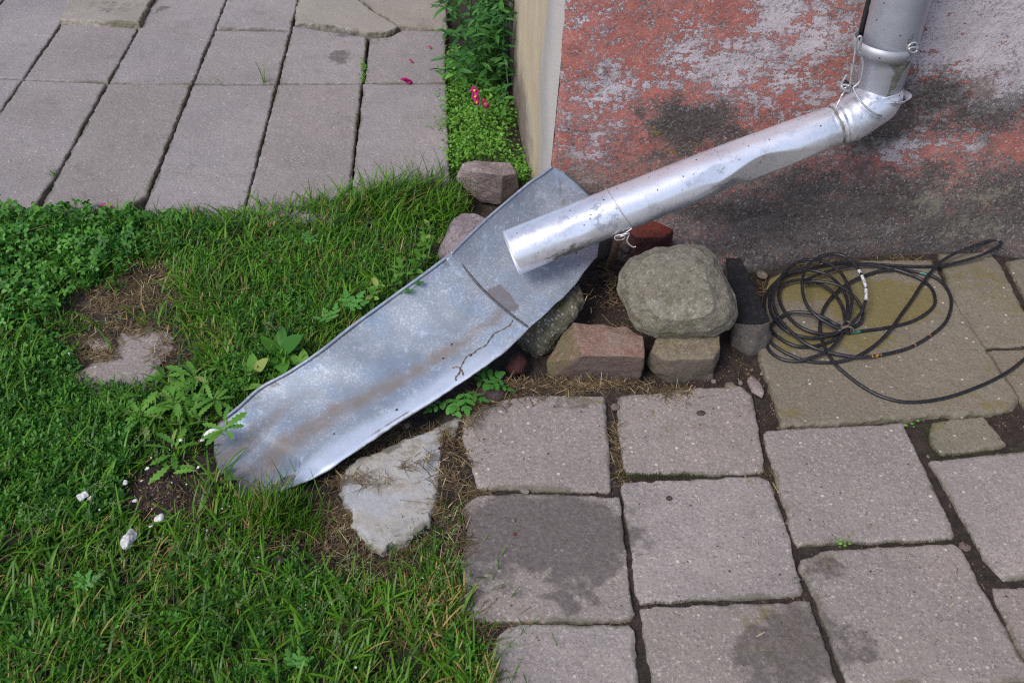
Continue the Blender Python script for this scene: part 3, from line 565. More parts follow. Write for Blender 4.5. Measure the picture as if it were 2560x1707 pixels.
# ---------------------------------------------------------------- stones
def stone(pts, mat, label, seed, cat='stone', name='stone', group=None, voxel=.003, smooth=2, amp=.004, freq=14, fn=None):
    voxel = min(voxel, .003); amp *= 1.25
    me = rock_mesh([G(*p) if not isinstance(p, Vector) else p for p in pts], voxel, smooth, amp, freq, seed)
    if fn: fn(me)
    return top(name, me, mat, label, cat, group)
MS = {}
MS['boulder'] = stone_mat('grey_boulder', (.25, .22, .17), (.40, .365, .305), .8, 100, .6, (.12, .115, .055))
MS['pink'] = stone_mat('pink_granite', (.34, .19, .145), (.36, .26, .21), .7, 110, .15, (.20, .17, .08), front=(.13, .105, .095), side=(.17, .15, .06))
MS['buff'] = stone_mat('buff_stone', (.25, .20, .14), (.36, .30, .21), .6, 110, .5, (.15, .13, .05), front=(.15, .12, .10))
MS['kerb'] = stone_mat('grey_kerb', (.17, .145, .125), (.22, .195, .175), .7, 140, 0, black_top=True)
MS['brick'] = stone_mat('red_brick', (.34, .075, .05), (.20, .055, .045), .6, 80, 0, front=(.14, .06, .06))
MS['mossy'] = stone_mat('mossy_concrete', (.20, .18, .13), (.28, .26, .20), .7, 110, .6, (.085, .08, .03), .4)
MS['purple'] = stone_mat('purple_granite', (.24, .19, .20), (.38, .31, .32), .85, 90, 0)
MS['rose'] = stone_mat('rose_stone', (.30, .23, .215), (.46, .38, .36), .7, 100, .1)
MS['dkbrick'] = stone_mat('dark_brick', (.13, .04, .035), (.09, .04, .035), .6, 80, 0)
MS['dark'] = stone_mat('dark_stone', (.07, .06, .05), (.12, .10, .085), .5, 110, .2)
MS['maroon'] = stone_mat('maroon_pebble', (.15, .11, .105), (.19, .14, .13), .4, 160, 0)
MS['light'] = stone_mat('pale_pebble', (.42, .37, .33), (.50, .46, .42), .3, 160, 0)
MS['tan'] = stone_mat('tan_pebble', (.33, .24, .19), (.40, .31, .26), .3, 160, 0)
ST = 'stones heaped under the pipe'
stone(sil_points([(1546, 725), (1554, 680), (1578, 648), (1640, 618), (1700, 604), (1755, 608), (1800, 636), (1822, 690), (1838, 745), (1842, 790), (1825, 822), (1785, 842), (1700, 850), (1640, 848), (1595, 825), (1568, 790)], .165, .10, rings=((.86, .45), (.58, .82))),
      MS['boulder'], 'big rounded grey boulder on top of the stone heap', 51, 'boulder', 'boulder', voxel=.004, smooth=1, amp=.010, freq=5)
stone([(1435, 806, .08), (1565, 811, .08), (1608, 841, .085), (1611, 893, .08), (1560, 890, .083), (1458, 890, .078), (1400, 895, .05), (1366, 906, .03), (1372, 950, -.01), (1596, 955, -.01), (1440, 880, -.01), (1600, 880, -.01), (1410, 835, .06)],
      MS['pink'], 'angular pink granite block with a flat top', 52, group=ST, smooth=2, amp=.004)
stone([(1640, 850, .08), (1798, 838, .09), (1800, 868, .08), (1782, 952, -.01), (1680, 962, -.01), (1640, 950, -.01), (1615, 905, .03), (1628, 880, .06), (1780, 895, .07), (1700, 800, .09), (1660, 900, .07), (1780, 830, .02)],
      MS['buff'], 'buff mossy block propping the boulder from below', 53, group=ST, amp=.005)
def tar(me):
    c = get_co(me); set_attr(me, 'tar', sstep(.089, .095, c[:, 2]))
stone([(1813, 642, .1), (1851, 643, .1), (1876, 699, .1), (1924, 797, .1), (1905, 806, .1), (1835, 802, .1), (1927, 850, .01), (1912, 880, -.01), (1874, 892, -.01), (1828, 872, -.01), (1820, 700, -.01), (1870, 700, -.01)],
      MS['kerb'], 'grey kerb block with a black tarred top beside the boulder', 54, group=ST, smooth=2, amp=.002, fn=tar)
stone([(1569, 573, .125), (1630, 552, .13), (1650, 563, .13), (1682, 577, .125), (1657, 594, .125), (1590, 594, .12), (1588, 652, .03), (1614, 650, .03), (1682, 617, .04), (1600, 600, .02), (1660, 600, .02), (1572, 620, .05)],
      MS['brick'], 'broken red brick wedged behind the boulder', 55, 'brick', 'brick_fragment', smooth=1, amp=.003, voxel=.003)
stone(sil_points([(1447, 708), (1462, 745), (1458, 770), (1431, 812), (1388, 873), (1347, 898), (1313, 886), (1292, 858), (1300, 800), (1380, 740)], .05, .045), MS['mossy'], 'pitted mossy concrete lump carrying the right rim of the chute', 56, group=ST, amp=.006, freq=22)
stone([(1091, 645, .0), (1106, 612, .05), (1125, 580, .08), (1137, 546, .10), (1155, 532, .10), (1190, 532, .11), (1216, 545, .11), (1220, 575, .09), (1160, 630, .08), (1130, 660, 0), (1180, 640, 0), (1120, 560, 0), (1220, 600, 0)],
      MS['purple'], 'speckled purple granite stone against the left rim of the chute', 57, group=ST, amp=.004)
stone([(1137, 448, .05), (1156, 410, .11), (1185, 405, .115), (1274, 408, .115), (1290, 434, .11), (1258, 440, .125), (1185, 425, .12), (1296, 475, .03), (1252, 515, -.01), (1202, 508, -.01), (1172, 476, .02), (1160, 460, -.01), (1285, 430, 0)],
      MS['rose'], 'rose grey stone with a flat lit top beside the cream plaster', 58, group=ST, amp=.004)
stone(sil_points([(1470, 605), (1500, 590), (1530, 596), (1536, 625), (1520, 650), (1490, 662), (1468, 640)], .05, .03), MS['dark'], 'dark stone in the gap behind the rusty stake', 59, group=ST, amp=.005)
stone(sil_points([(1548, 618), (1565, 610), (1580, 620), (1576, 634), (1556, 638)], .05, .014), MS['dark'], 'small dark stone between the rusty stake and the red brick', 60, group=ST, voxel=.002, amp=.002)
stone(sil_points([(1268, 890), (1300, 880), (1316, 905), (1310, 935), (1280, 945), (1256, 925)], .02, .025), MS['dkbrick'], 'dark red brick lump in the shade below the chute', 61, 'brick', 'brick_fragment', amp=.004)
stone(sil_points([(1229 + 38 * math.cos(a), 982 + 33 * math.sin(a)) for a in np.arange(0, 6.2, .6)], .008, .025), MS['maroon'], 'round maroon cobble among the silverweed leaves', 62, 'cobble', 'cobble', amp=.002, voxel=.003)
stone(sil_points([(1005, 1060), (1025, 1048), (1030, 1065), (1015, 1075)], .005, .012), MS['maroon'], 'small reddish stone tucked under the chute rim', 63, voxel=.002, amp=.002)
PG = 'pebbles lying about the paving'
def pebble(px, py, rx, ry, rot, mat, label, seed, z=-.004):
    k = DP(px, py, 0); pts = []; c = G(px, py, z + .3 * min(rx, ry) * k)
    rs = np.random.default_rng(seed)
    for i in range(60):
        v = rs.normal(size=3); v /= np.linalg.norm(v); x, y = v[0] * rx * k, v[1] * ry * k * 1.25
        a = R(rot); pts.append(c + Vector((x * math.cos(a) - y * math.sin(a), x * math.sin(a) + y * math.cos(a), v[2] * min(rx, ry) * k * .7)))
    me = rock_mesh(pts, max(.0012, min(rx, ry) * k / 7), 2, .0012, 60, seed)
    return top('pebble', me, mat, label, 'pebble', PG)
pebble(1890, 967, 17, 34, 12, MS['maroon'] if 0 else MS['rose'], 'long smooth grey pebble in the soil joint below the kerb block', 1, z=-.006)
pebble(1826, 966, 15, 12, 0, MS['buff'], 'flat brownish pebble below the buff block', 2, z=-.006)
pebble(1784, 953, 8, 7, 0, MS['light'], 'white pebble at the right foot of the buff block', 3, z=-.006)
pebble(1851, 957, 6, 6, 0, MS['light'], 'tiny pale pebble between the buff block and the long pebble', 4, z=-.006)
pebble(1905, 687, 14, 13, 30, MS['tan'], 'pinkish pebble between the kerb block and the wall', 5, z=-.002)
pebble(1312, 1227, 13, 8, -10, MS['light'], 'oval white pebble in the joint above the wet stained slab', 6, z=-.002)
pebble(2412, 1366, 16, 12, -10, MS['tan'], 'fawn pebble in the wide joint near the right edge', 7, z=-.006)
pebble(1991, 1449, 12, 7, 10, MS['light'], 'white pebble on the right rim of the pebble flecked slab', 8, z=.002)
pebble(1968, 1307, 6, 6, 0, MS['tan'], 'small tan pebble in the joint left of the clean grey slab', 9, z=-.008)
pebble(1975, 1313, 5, 7, -30, MS['light'], 'small white pebble next to the small tan pebble', 10, z=-.008)
pebble(1538, 1017, 13, 10, 20, MS['tan'], 'orange brown crumb of brick in the joint left of the dented slab', 11, z=-.002)
pebble(2375, 1265, 5, 5, 0, MS['tan'], 'tan pebble in the joint right of the clean grey slab', 12, z=-.008)
pebble(2320, 1140, 5, 5, 0, MS['light'], 'pale pebble beside the small broken slab piece', 13, z=-.008)
pebble(1963, 1229, 5, 4, 0, MS['light'], 'pale pebble on the left edge of the clean grey slab', 14, z=.003)
pebble(1284, 1300, 6, 5, 0, MS['light'], 'pale pebble standing on the dark wet stain', 15, z=.002)
pebble(1177, 1335, 6, 5, 0, MS['light'], 'pale pebble on the left edge of the wet stained slab', 16, z=.002)
pebble(1672, 1245, 8, 6, 40, MS['dark'], 'black stone chip on the pebble flecked slab', 17, z=.001)
pebble(1752, 1032, 12, 8, 20, MS['dark'], 'dark brown lump in a dent of the slab below the boulder', 18, z=.001)
pebble(1286, 1334, 6, 4, 30, MS['brick'], 'tiny red chip on the wet stain', 19, z=.002)
pebble(700, 1400, 14, 11, 10, MS['maroon'], 'reddish pebble at the grass edge left of the limestone', 20, z=.006)
pebble(1930, 890, 5, 4, 10, MS['light'], 'pale pebble in the soil joint left of the mossy slab', 21, z=-.008)
pebble(1905, 935, 6, 5, 50, MS['light'], 'pale pebble just above the long grey pebble', 22, z=-.008)
for k_, (px, py) in enumerate([(2460, 1465), (2500, 1468), (1930, 1020), (1945, 1070), (1880, 925), (1898, 948), (1870, 935)]):
    pebble(px, py, 4.5, 4, 30 * k_, MS['tan'], 'tiny pale pebble sitting in a soil joint of the paving', 30 + k_, z=-.010)

# ---------------------------------------------------------------- metal chute
CH = Root('drain_chute', G(900, 950, 0)); tag(CH.o, 'dented galvanised metal chute leading water away from the downpipe', 'chute')
def loft(L, Rr, prof, nt=60, ns=36, thick=.0012, seed=0):
    """L, Rr: lists of (px, py, z) matched edge points; prof(t, s) -> drop below the chord"""
    Lp = crom([G(*p) for p in L], 12); Rp = crom([G(*p) for p in Rr], 12); n = len(Lp)
    t = np.linspace(0, 1, n); La = np.array([tuple(p) for p in Lp]); Ra = np.array([tuple(p) for p in Rp])
    tt = np.linspace(0, 1, nt); L2 = np.stack([np.interp(tt, t, La[:, k]) for k in range(3)], 1); R2 = np.stack([np.interp(tt, t, Ra[:, k]) for k in range(3)], 1)
    s = np.linspace(0, 1, ns); T, Sg = np.meshgrid(tt, s, indexing='ij')
    V = L2[:, None] * (1 - Sg[..., None]) + R2[:, None] * Sg[..., None]
    ax = (L2[-1] + R2[-1] - L2[0] - R2[0]); ax /= np.linalg.norm(ax); w_ = (R2 - L2).mean(0); w_ /= np.linalg.norm(w_); nrm = np.cross(w_, ax); nrm /= np.linalg.norm(nrm)
    if nrm[2] > 0: nrm = -nrm
    V = V + nrm * prof(T, Sg)[..., None]; flat = V.reshape(-1, 3)
    flat += nrm * (.0011 * fbm(flat, 9, 3, seed))[:, None]
    edge = ((Sg < .001) | (Sg > .999)).ravel(); flat[edge] += (.0015 * np.stack([fbm(flat[edge], 40, 3, seed + 1), fbm(flat[edge], 40, 3, seed + 2), 0 * flat[edge][:, 0]], 1))
    ii = np.arange(nt * ns).reshape(nt, ns); Q = np.stack([ii[:-1, :-1], ii[:-1, 1:], ii[1:, 1:], ii[1:, :-1]], -1).reshape(-1, 4)
    # give the sheet thickness
    V2 = flat + nrm * thick; n0 = len(flat); b = []
    ring = list(ii[0, :]) + list(ii[1:, -1]) + list(ii[-1, ::-1][1:]) + list(ii[::-1, 0][1:])
    for a_, c_ in zip(ring[:-1], ring[1:]): b.append((c_, a_, a_ + n0, c_ + n0))
    Qa = np.concatenate([Q, (Q + n0)[:, ::-1], np.array(b)])
    return np.concatenate([flat, V2]), Qa, np.tile(T.ravel(), 2), np.tile(Sg.ravel(), 2), L2, R2
def prof_low(T, s):
    deep = .038 * (1 - T) + .016 * T
    return deep * (np.sin(np.pi * s) ** .8) + .004 * np.sin(2 * np.pi * s) * (1 - T) + .010 * np.exp(-((s - .62) / .08) ** 2) * (.4 + .6 * (1 - T)) * 0 + .003 * np.exp(-((T - .35) / .12) ** 2) * np.sin(np.pi * s) \
        + .006 * np.clip((s - .96) / .04, 0, 1) ** 1.5
L_low = [(1133, 632, .190), (1068, 681, .172), (953, 764, .135), (876, 820, .112), (800, 880, .092), (722, 932, .068), (651, 971, .050), (597, 1019, .034), (560, 1047, .022), (537, 1066, .012)]
R_low = [(1322, 819, .125), (1290, 850, .115), (1252, 884, .105), (1190, 929, .092), (1135, 966, .079), (1030, 1032, .058), (926, 1100, .040), (842, 1157, .026), (800, 1184, .014), (735, 1215, .006)]
V, Q, T_, S_, L2, R2 = loft(L_low, R_low, prof_low, 110, 48, seed=3)
# rounded lower end: pull the last rows so the outlet is an arc
rag = np.clip((T_ - .86) / .14, 0, 1); ec = [G(537, 1066, .012), G(533, 1130, .002), (G(548, 1195, -.004)), G(597, 1248, -.006), G(660, 1243, -.004), G(735, 1215, .004)]
es = np.array([0, .2, .42, .62, .80, 1.0]); tgt = np.stack([np.interp(S_, es, [p[k] for p in ec]) for k in range(3)], 1)
rowN = V.reshape(2, 110, 48, 3)[:, -1:].repeat(110, 1).reshape(-1, 3); V += (rag ** 1.4)[:, None] * (tgt - rowN)
Vrow = V[:48].tolist(); S0 = S_; S_ = S_ + .045 * fbm(V, 9, 4, 71); brown = np.exp(-((S_ - (.66 - .10 * T_ + .05 * np.sin(T_ * 7))) / (.085 + .05 * T_)) ** 2) * (.95 - .1 * T_) * sstep(0, .05, T_ + .03)
brown = np.maximum(brown, .55 * np.exp(-((S_ - .35) / .08) ** 2) * np.exp(-((T_ - .05) / .08) ** 2)); brown = np.maximum(brown, .5 * sstep(.86, .97, T_))
S_ = S0; dirt_dark = np.maximum(np.exp(-((S_ - .0) / .018) ** 2) * .8, np.exp(-((S_ - 1) / .012) ** 2) * .9) + .55 * sstep(.94, 1, T_)
dirt_dark = np.maximum(dirt_dark, .85 * np.exp(-((S_ - .96) / .025) ** 2) * np.exp(-((T_ - .60) / .10) ** 2))
wet = np.exp(-((S_ - .82) / .07) ** 2 - ((T_ - .95) / .04) ** 2)
brown = np.maximum(brown, .62 * np.exp(-((S_ - .30 + .1 * fbm(V, 5, 3, 77)) / .10) ** 2) * sstep(.45, .8, T_)); brown = brown * (1 + .35 * fbm(V, 6, 4, 79)); rim_highlight = sstep(.74, .90, S_ + .03 * fbm(V, 12, 3, 78)) * sstep(.05, .35, T_) * (1 - sstep(.9, 1, T_)); dirt_dark = np.maximum(dirt_dark, .66 * np.exp(-((S_ - .04) / .06) ** 2) * (.75 + .25 * sstep(.3, .9, T_))); dirt_dark = np.maximum(dirt_dark, .5 * np.exp(-(T_ / .02) ** 2))  # highlight painted on the right flank; left flank and seam row darkened
child('lower_sheet', arr_mesh('lower_sheet', V, Q, dict(brown=brown, dirt_dark=dirt_dark, wet=wet, rim_highlight=rim_highlight)), M_ZINC, CH)
L_up = [(1380, 419, .285), (1352, 440, .276), (1324, 459, .268), (1259, 513, .244), (1215, 551, .226), (1170, 594, .208), (1128, 636, .192), (1115, 648, .186)]
R_up = [(1493, 642, .150), (1484, 652, .150), (1472, 667, .150), (1450, 695, .147), (1427, 724, .143), (1385, 765, .136), (1343, 804, .128), (1318, 824, .121)]
def prof_up(T, s):
    return (.043 * T + .048 * (1 - T)) * np.sin(np.pi * s) ** .9 + .004 * np.sin(2 * np.pi * s) - .002
V, Q, T_, S_, L3, R3 = loft(L_up, R_up, prof_up, 70, 48, seed=9)
# upper end is cut in a blunt arc
e = np.clip((.30 - T_) / .30, 0, 1); c1 = G(1470, 480, .215)
ec = [G(1380, 419, .285), G(1406, 428, .275), G(1445, 458, .248), G(1482, 493, .215), G(1503, 550, .175), G(1498, 610, .150), G(1493, 642, .150)]
es = np.array([0, .10, .26, .44, .66, .88, 1.0]); tgt = np.stack([np.interp(S_, es, [p[k] for p in ec]) for k in range(3)], 1)
row0 = V.reshape(2, 70, 48, 3)[:, :1].repeat(70, 1).reshape(-1, 3); V += (e ** 1.5)[:, None] * (tgt - row0)
cw = G(1257, 752, .12); wx_ = V[:, 0] - cw.x + .009 * fbm(V, 24, 4, 81); wy_ = V[:, 1] - cw.y + .009 * fbm(V, 24, 4, 82); wet = np.exp(-(((wx_ + .35 * wy_) / .036) ** 2 + (wy_ / .058) ** 2)) * 1.0
V[:, 1] = np.minimum(V[:, 1], 2.06)
dk = .62 * np.exp(-((T_ - .1) / .22) ** 2) * sstep(.0, .15, S_) * (1 - sstep(.45, .6, S_))
child('upper_sheet', arr_mesh('upper_sheet', V, Q, dict(brown=.35 * np.exp(-((S_ - .75) / .15) ** 2) * T_, dirt_dark=np.maximum(dk * .95, np.exp(-((S_ - 1) / .01) ** 2) * .6), wet=wet)), M_ZINC, CH)
M_SEAM_SHADE = plain('seam_shadow', (.06, .06, .065), .6, .3, col2=(.14, .14, .15))  # dark tone standing in for the shadow line at the seam
# rolled rims, seam lip in a dark colour that paints its shadow line
def offs(pts, dz): return [p + Vector((0, 0, dz)) for p in pts]
rimL = offs(crom([G(*p) for p in L_low[:-1]], 8), .0015)
child('rolled_rim', tube_mesh(rimL, .0036, 8), M_ZINC, CH)
child('rolled_rim', tube_mesh(offs(crom([G(*p) for p in L_up[:-1]], 8), .0015), .0036, 8), M_ZINC, CH)
chord = [Vector(L2[0]) * (1 - s) + Vector(R2[0]) * s for s in np.linspace(0, 1, 40)]
ax = Vector(L2[-1] + R2[-1] - L2[0] - R2[0]).normalized(); ww = Vector(R2[0] - L2[0]).normalized(); nr = ww.cross(ax).normalized(); nr = -nr if nr.z > 0 else nr
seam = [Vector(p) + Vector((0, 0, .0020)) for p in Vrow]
sm_ = tube_mesh(seam, .0026, 8); set_attr(sm_, 'dirt_dark', np.full(len(sm_.vertices), .9)); child('seam_lip_shadow', sm_, M_SEAM_SHADE, CH)
M_CLIP = plain('tarnished_zinc', (.22, .21, .20), .55, .5, col2=(.33, .33, .34))
bm = bmesh.new(); a0 = G(1275, 556, .205); vs = [bm.verts.new(a0 + Vector(v)) for v in ((0, 0, 0), (.020, .004, .0), (.024, .022, .016), (.010, .026, .02), (.004, .012, .012))]
bm.faces.new(vs); r_ = bmesh.ops.extrude_face_region(bm, geom=bm.faces[:]); bmesh.ops.translate(bm, verts=[v for v in r_['geom'] if isinstance(v, bmesh.types.BMVert)], vec=(0.001, -.001, -.014))
bmesh.ops.recalc_face_normals(bm, faces=bm.faces); me = bpy.data.meshes.new('sheet_tab'); bm.to_mesh(me); bm.free(); child('sheet_tab', me, M_CLIP, CH)

# dead root lying on the chute
def on_low(px, py):
    # height on the lower sheet near a picture point: iterate over sheet vertices
    return None
LV = None
def sheet_point(px, py, Vv):
    z = .08
    C0 = np.array([0, 0, CAMH]); d_ = np.array(G(px, py, 0)) - C0; d_ /= np.linalg.norm(d_)
    r = Vv - C0; along = r @ d_; off = np.linalg.norm(r - along[:, None] * d_, axis=1); k = np.argsort(off)[:4]
    return Vector((C0 + d_ * (along[k].mean() - .003)).tolist())
Vlow = get_co(CH.o.children[0].data) + np.array(CH.loc)
zr = lambda x, y: (800 + x * .38265, 500 + y * .38265)
root = [sheet_point(*zr(*p), Vlow) for p in [(1258, 785), (1240, 815), (1190, 848), (1140, 870), (1105, 915), (1080, 950), (1030, 975), (1000, 1000), (960, 1020), (935, 1060), (915, 1100)]]
b1 = [sheet_point(*zr(*p), Vlow) for p in [(865, 1098), (890, 1090), (915, 1100), (928, 1120), (935, 1145)]]
b2 = [sheet_point(*zr(*p), Vlow) for p in [(918, 1105), (905, 1135), (885, 1160), (890, 1180)]]
parts = []
for pth, r_ in ((root, .0011), (b1, .0015), (b2, .0016)):
    pp = crom(pth, 6); rr = np.array([r_ * (1 + .5 * math.sin(i * 1.3)) for i in range(len(pp))]); parts.append(tube_arrays(pp, rr, 6))
V, Q, _ = join_arrays(parts); top('dead_root', arr_mesh('dead_root', V, Q), M_TWIG, 'thin dead root lying across the lower half of the metal chute', 'root')

# ---------------------------------------------------------------- downpipe
F0 = 1.995
DPR = Root('downpipe', WF(2190, 232, F0)); tag(DPR.o, 'silver downpipe bending at the wall and ending above the chute', 'downpipe')
def pipe_surface(path, rad, seg=48, thick=.0012, dent=None, open_ends=True):
    V, q = tube_arrays(path, rad, seg); n = len(path)
    if dent is not None: V = dent(V, n, seg)
    P = np.array([tuple(p) for p in path]); cc = np.repeat(P, seg, 0); inn = V + (cc - V) / (np.linalg.norm(cc - V, axis=1)[:, None]) * thick; N = len(V)
    b = []
    for base, rev in ((0, 0), ((n - 1) * seg, 1)):
        for j in range(seg):
            k = (j + 1) % seg; qd = (base + k, base + j, base + j + N, base + k + N); b.append(qd if not rev else qd[::-1])
    return np.concatenate([V, inn]), np.concatenate([q, (q + N)[:, ::-1], np.array(b)])
bot = WF(2190, 240, F0); topz = 3.1
path = [Vector((bot.x, F0, z)) for z in np.concatenate([np.linspace(bot.z - .02, .74, 50), [1.2, 2, 3.1]])]
zz = np.array([p.z for p in path]); rad = np.interp(zz, [bot.z - .02, bot.z, .63, .7, 3.1], [.046, .0475, .0575, .058, .058])
V, Q = pipe_surface(path, rad); c = V
ms = np.exp(-((V[:, 0] - bot.x - .012 - .15 * (V[:, 2] - .54)) / .014) ** 2) * (V[:, 1] < F0) * np.exp(-((V[:, 2] - .545) / .05) ** 2) * 1.0 + (V[:, 1] < F0) * 1.1 * np.exp(-((V[:, 0] - bot.x - .012) / .03) ** 2) * np.exp(-((V[:, 2] - .580) / .010) ** 2) \
    + .55 * (V[:, 1] < F0) * np.exp(-((V[:, 0] - bot.x - .02) / .016) ** 2) * np.exp(-((V[:, 2] - .64) / .03) ** 2)
child('upper_pipe', arr_mesh('upper_pipe', V, Q, dict(moss=ms)), M_PIPE2, DPR)
# lower pipe
pe = G(1277, 633, .228); ps = WF(2092, 312, 1.955)
nP = 150; path = []
for i in range(nP):
    t = i / (nP - 1); p = pe.lerp(ps, t); p = p + Vector((0, 0, .004 * math.sin(math.pi * t))); path.append(p)
rad = np.interp(np.linspace(0, 1, nP), [0, .3, .6, .9, .985, 1], [.0515, .0510, .0495, .0465, .0435, .042])
view = lambda: None
def dent(V, n, seg):
    C0 = np.array([0, 0, CAMH]); t = np.repeat(np.linspace(0, 1, n), seg); c = np.repeat(np.array([tuple(p) for p in path]), seg, 0); o = V - c
    ax = np.array(ps - pe); ax /= np.linalg.norm(ax)
    vd = C0 - c; vd /= np.linalg.norm(vd, axis=1)[:, None]
    side = np.cross(ax, vd); side /= np.linalg.norm(side, axis=1)[:, None]; side = np.where(side[:, 2:3] > 0, -side, side)   # towards the lower flank
    on = o / (np.linalg.norm(o, axis=1)[:, None])
    dirn = vd * .62 + side * .78; dirn /= np.linalg.norm(dirn, axis=1)[:, None]
    r0_ = np.linalg.norm(o, axis=1)
    def cut(V, dr, depth, edge=.0012):
        o = V - c; pr = (o * dr).sum(1); lim = r0_ - depth; over = np.clip(pr - lim, 0, None); return V - dr * over[:, None]
    V = cut(V, dirn, .016 * np.exp(-np.abs((t - .745) / .105) ** 1.6))
    d2 = vd * .30 + side * .95; d2 /= np.linalg.norm(d2, axis=1)[:, None]; V = cut(V, d2, .012 * np.exp(-np.abs((t - .655) / .06) ** 1.5))
    d3 = vd * .9 + side * .1 + ax * .25; d3 /= np.linalg.norm(d3, axis=1)[:, None]; V = cut(V, d3, .0035 * np.exp(-np.abs((t - .62) / .05) ** 2) + .0025 * np.exp(-np.abs((t - .2) / .07) ** 2))
    return V + .0007 * np.stack([fbm(V, 12, 2, 5), fbm(V, 12, 2, 6), fbm(V, 12, 2, 7)], 1)
V, Q = pipe_surface(path, rad, 96, dent=dent)
tV = np.tile(np.repeat(np.linspace(0, 1, nP), 96), 2); cz = np.tile(np.repeat(np.array([p.z for p in path]), 96), 2)
under = sstep(-.1, -.8, (V[:, 2] - cz) / .048 * .7 + (V[:, 1] - np.interp(tV, [0, 1], [pe.y, ps.y])) / .048 * .2)
ms = np.exp(-((tV - .16) / .10) ** 2) * (sstep(.015, .045, -(V[:, 2] - cz) * .8 - (V[:, 1] - np.interp(tV, [0, 1], [pe.y, ps.y])) * .55 + .004)) * .85
ms = np.maximum(ms, .6 * sstep(.985, 1, tV))
C0_ = np.array([0, 0, CAMH]); axc = np.stack([np.interp(tV, [0, 1], [a_, b_]) for a_, b_ in zip(pe, ps)], 1); oo = V - axc; vd_ = C0_ - axc; kk = (oo * vd_).sum(1) / np.linalg.norm(oo, axis=1) / np.linalg.norm(vd_, axis=1)
patch = np.exp(-((tV - .42) / .11) ** 2) * sstep(.6, .95, kk) + .7 * np.exp(-((tV - .30) / .05) ** 2) * sstep(.7, .95, kk)
child('lower_pipe', arr_mesh('lower_pipe', V, Q, dict(moss=ms, patch=patch)), M_PIPE, DPR)
# elbow: two mitred pieces
e0 = ps - (ps - pe).normalized() * .012; e1 = WF(2135, 292, 1.962); e2 = WF(2197, 248, 1.985)
ep = crom([e0, ps.lerp(e1, .25), WF(2128, 297, 1.962), WF(2170, 268, 1.975), WF(2192, 250, 1.99), Vector((bot.x, F0, bot.z + .012))], 10)
er = np.interp(np.linspace(0, 1, len(ep)), [0, .12, .14, .17, .2, .23, .27, .55, .8, .86, 1], [.044, .0435, .0475, .0485, .0445, .0475, .0485, .0495, .051, .053, .0535])
V, Q = pipe_surface(ep, er, 56); tV = np.tile(np.repeat(np.linspace(0, 1, len(ep)), 56), 2)
child('elbow', arr_mesh('elbow', V, Q, dict(moss=.85 * np.exp(-((tV - .09) / .05) ** 2))), M_PIPE, DPR)
# flange at the elbow mouth, tilted
fc = WF(2207, 243, F0 - .004); nrm = Vector((-.06, .16, 1)).normalized(); u = nrm.cross(Vector((0, 1, 0))).normalized(); v = nrm.cross(u)
ring = [fc + u * (.064 * math.cos(a) ) + v * (.054 * math.sin(a)) for a in np.linspace(0, 2 * math.pi, 64)]
def ring_band(cn, r1, r2, h, u, v, nrm, lip, seg=64, th=.0014, sx=1.0):
    prof = [(r1, 0), (r1 * .5 + r2 * .5, h * .45), (r2, h * .8), (r2 + lip, h), (r2 + lip, h + th), (r2, h * .8 + th), (r1 - th, th)]
    V = []; m = len(prof)
    for j in range(seg):
        a = 2 * math.pi * j / seg
        for (r, hh) in prof: V.append(tuple(cn + u * (r * sx * math.cos(a)) + v * (r * math.sin(a)) + nrm * hh))
    q = [(j * m + i, ((j + 1) % seg) * m + i, ((j + 1) % seg) * m + (i + 1) % m, j * m + (i + 1) % m) for j in range(seg) for i in range(m)]
    return np.array(V), np.array(q)
V, Q = ring_band(fc - nrm * .006, .047, .052, .010, u, v, nrm, .005, sx=1.05)
child('collar', arr_mesh('collar', V, Q, dict(moss=np.zeros(len(V)))), M_PIPE, DPR)
# clamp band round the upper pipe, tilted a little
bc = WF(2207, 117, F0); nb_ = Vector((.10, .03, 1)).normalized(); u = nb_.cross(Vector((0, 1, 0))).normalized(); v = nb_.cross(u)
prof = [(.0590, -.014), (.0612, -.014), (.0622, 0), (.0632, .0135), (.0610, .0135)]; V = []; m = len(prof); seg = 64
for j in range(seg):
    a = 2 * math.pi * j / seg
    for (r, hh) in prof: V.append(tuple(bc + u * (r * 1.03 * math.cos(a)) + v * (r * math.sin(a)) + nb_ * hh))
Q = [(j * m + i, ((j + 1) % seg) * m + i, ((j + 1) % seg) * m + (i + 1) % m, j * m + (i + 1) % m) for j in range(seg) for i in range(m)]
child('clamp_band', arr_mesh('clamp_band', np.array(V), np.array(Q), dict(moss=np.zeros(len(V))), smooth=False), M_STRAP, DPR)
# holder rod behind the pipe
rod = [WF(2150, 95, 2.04), WF(2166, 30, 2.035), WF(2172, -2, 2.03), Vector((WF(2172, -2, 2.03).x + .005, 2.03, 1.6))]
child('holder_rod', tube_mesh(crom(rod, 8), .005, 8), M_DARKROD, DPR)
rod = [WF(2135, 225, 2.0), WF(2112, 205, 2.03), WF(2108, 212, 2.09)]
child('wall_hook', tube_mesh(crom(rod, 8), .005, 8), M_DARKROD, DPR)
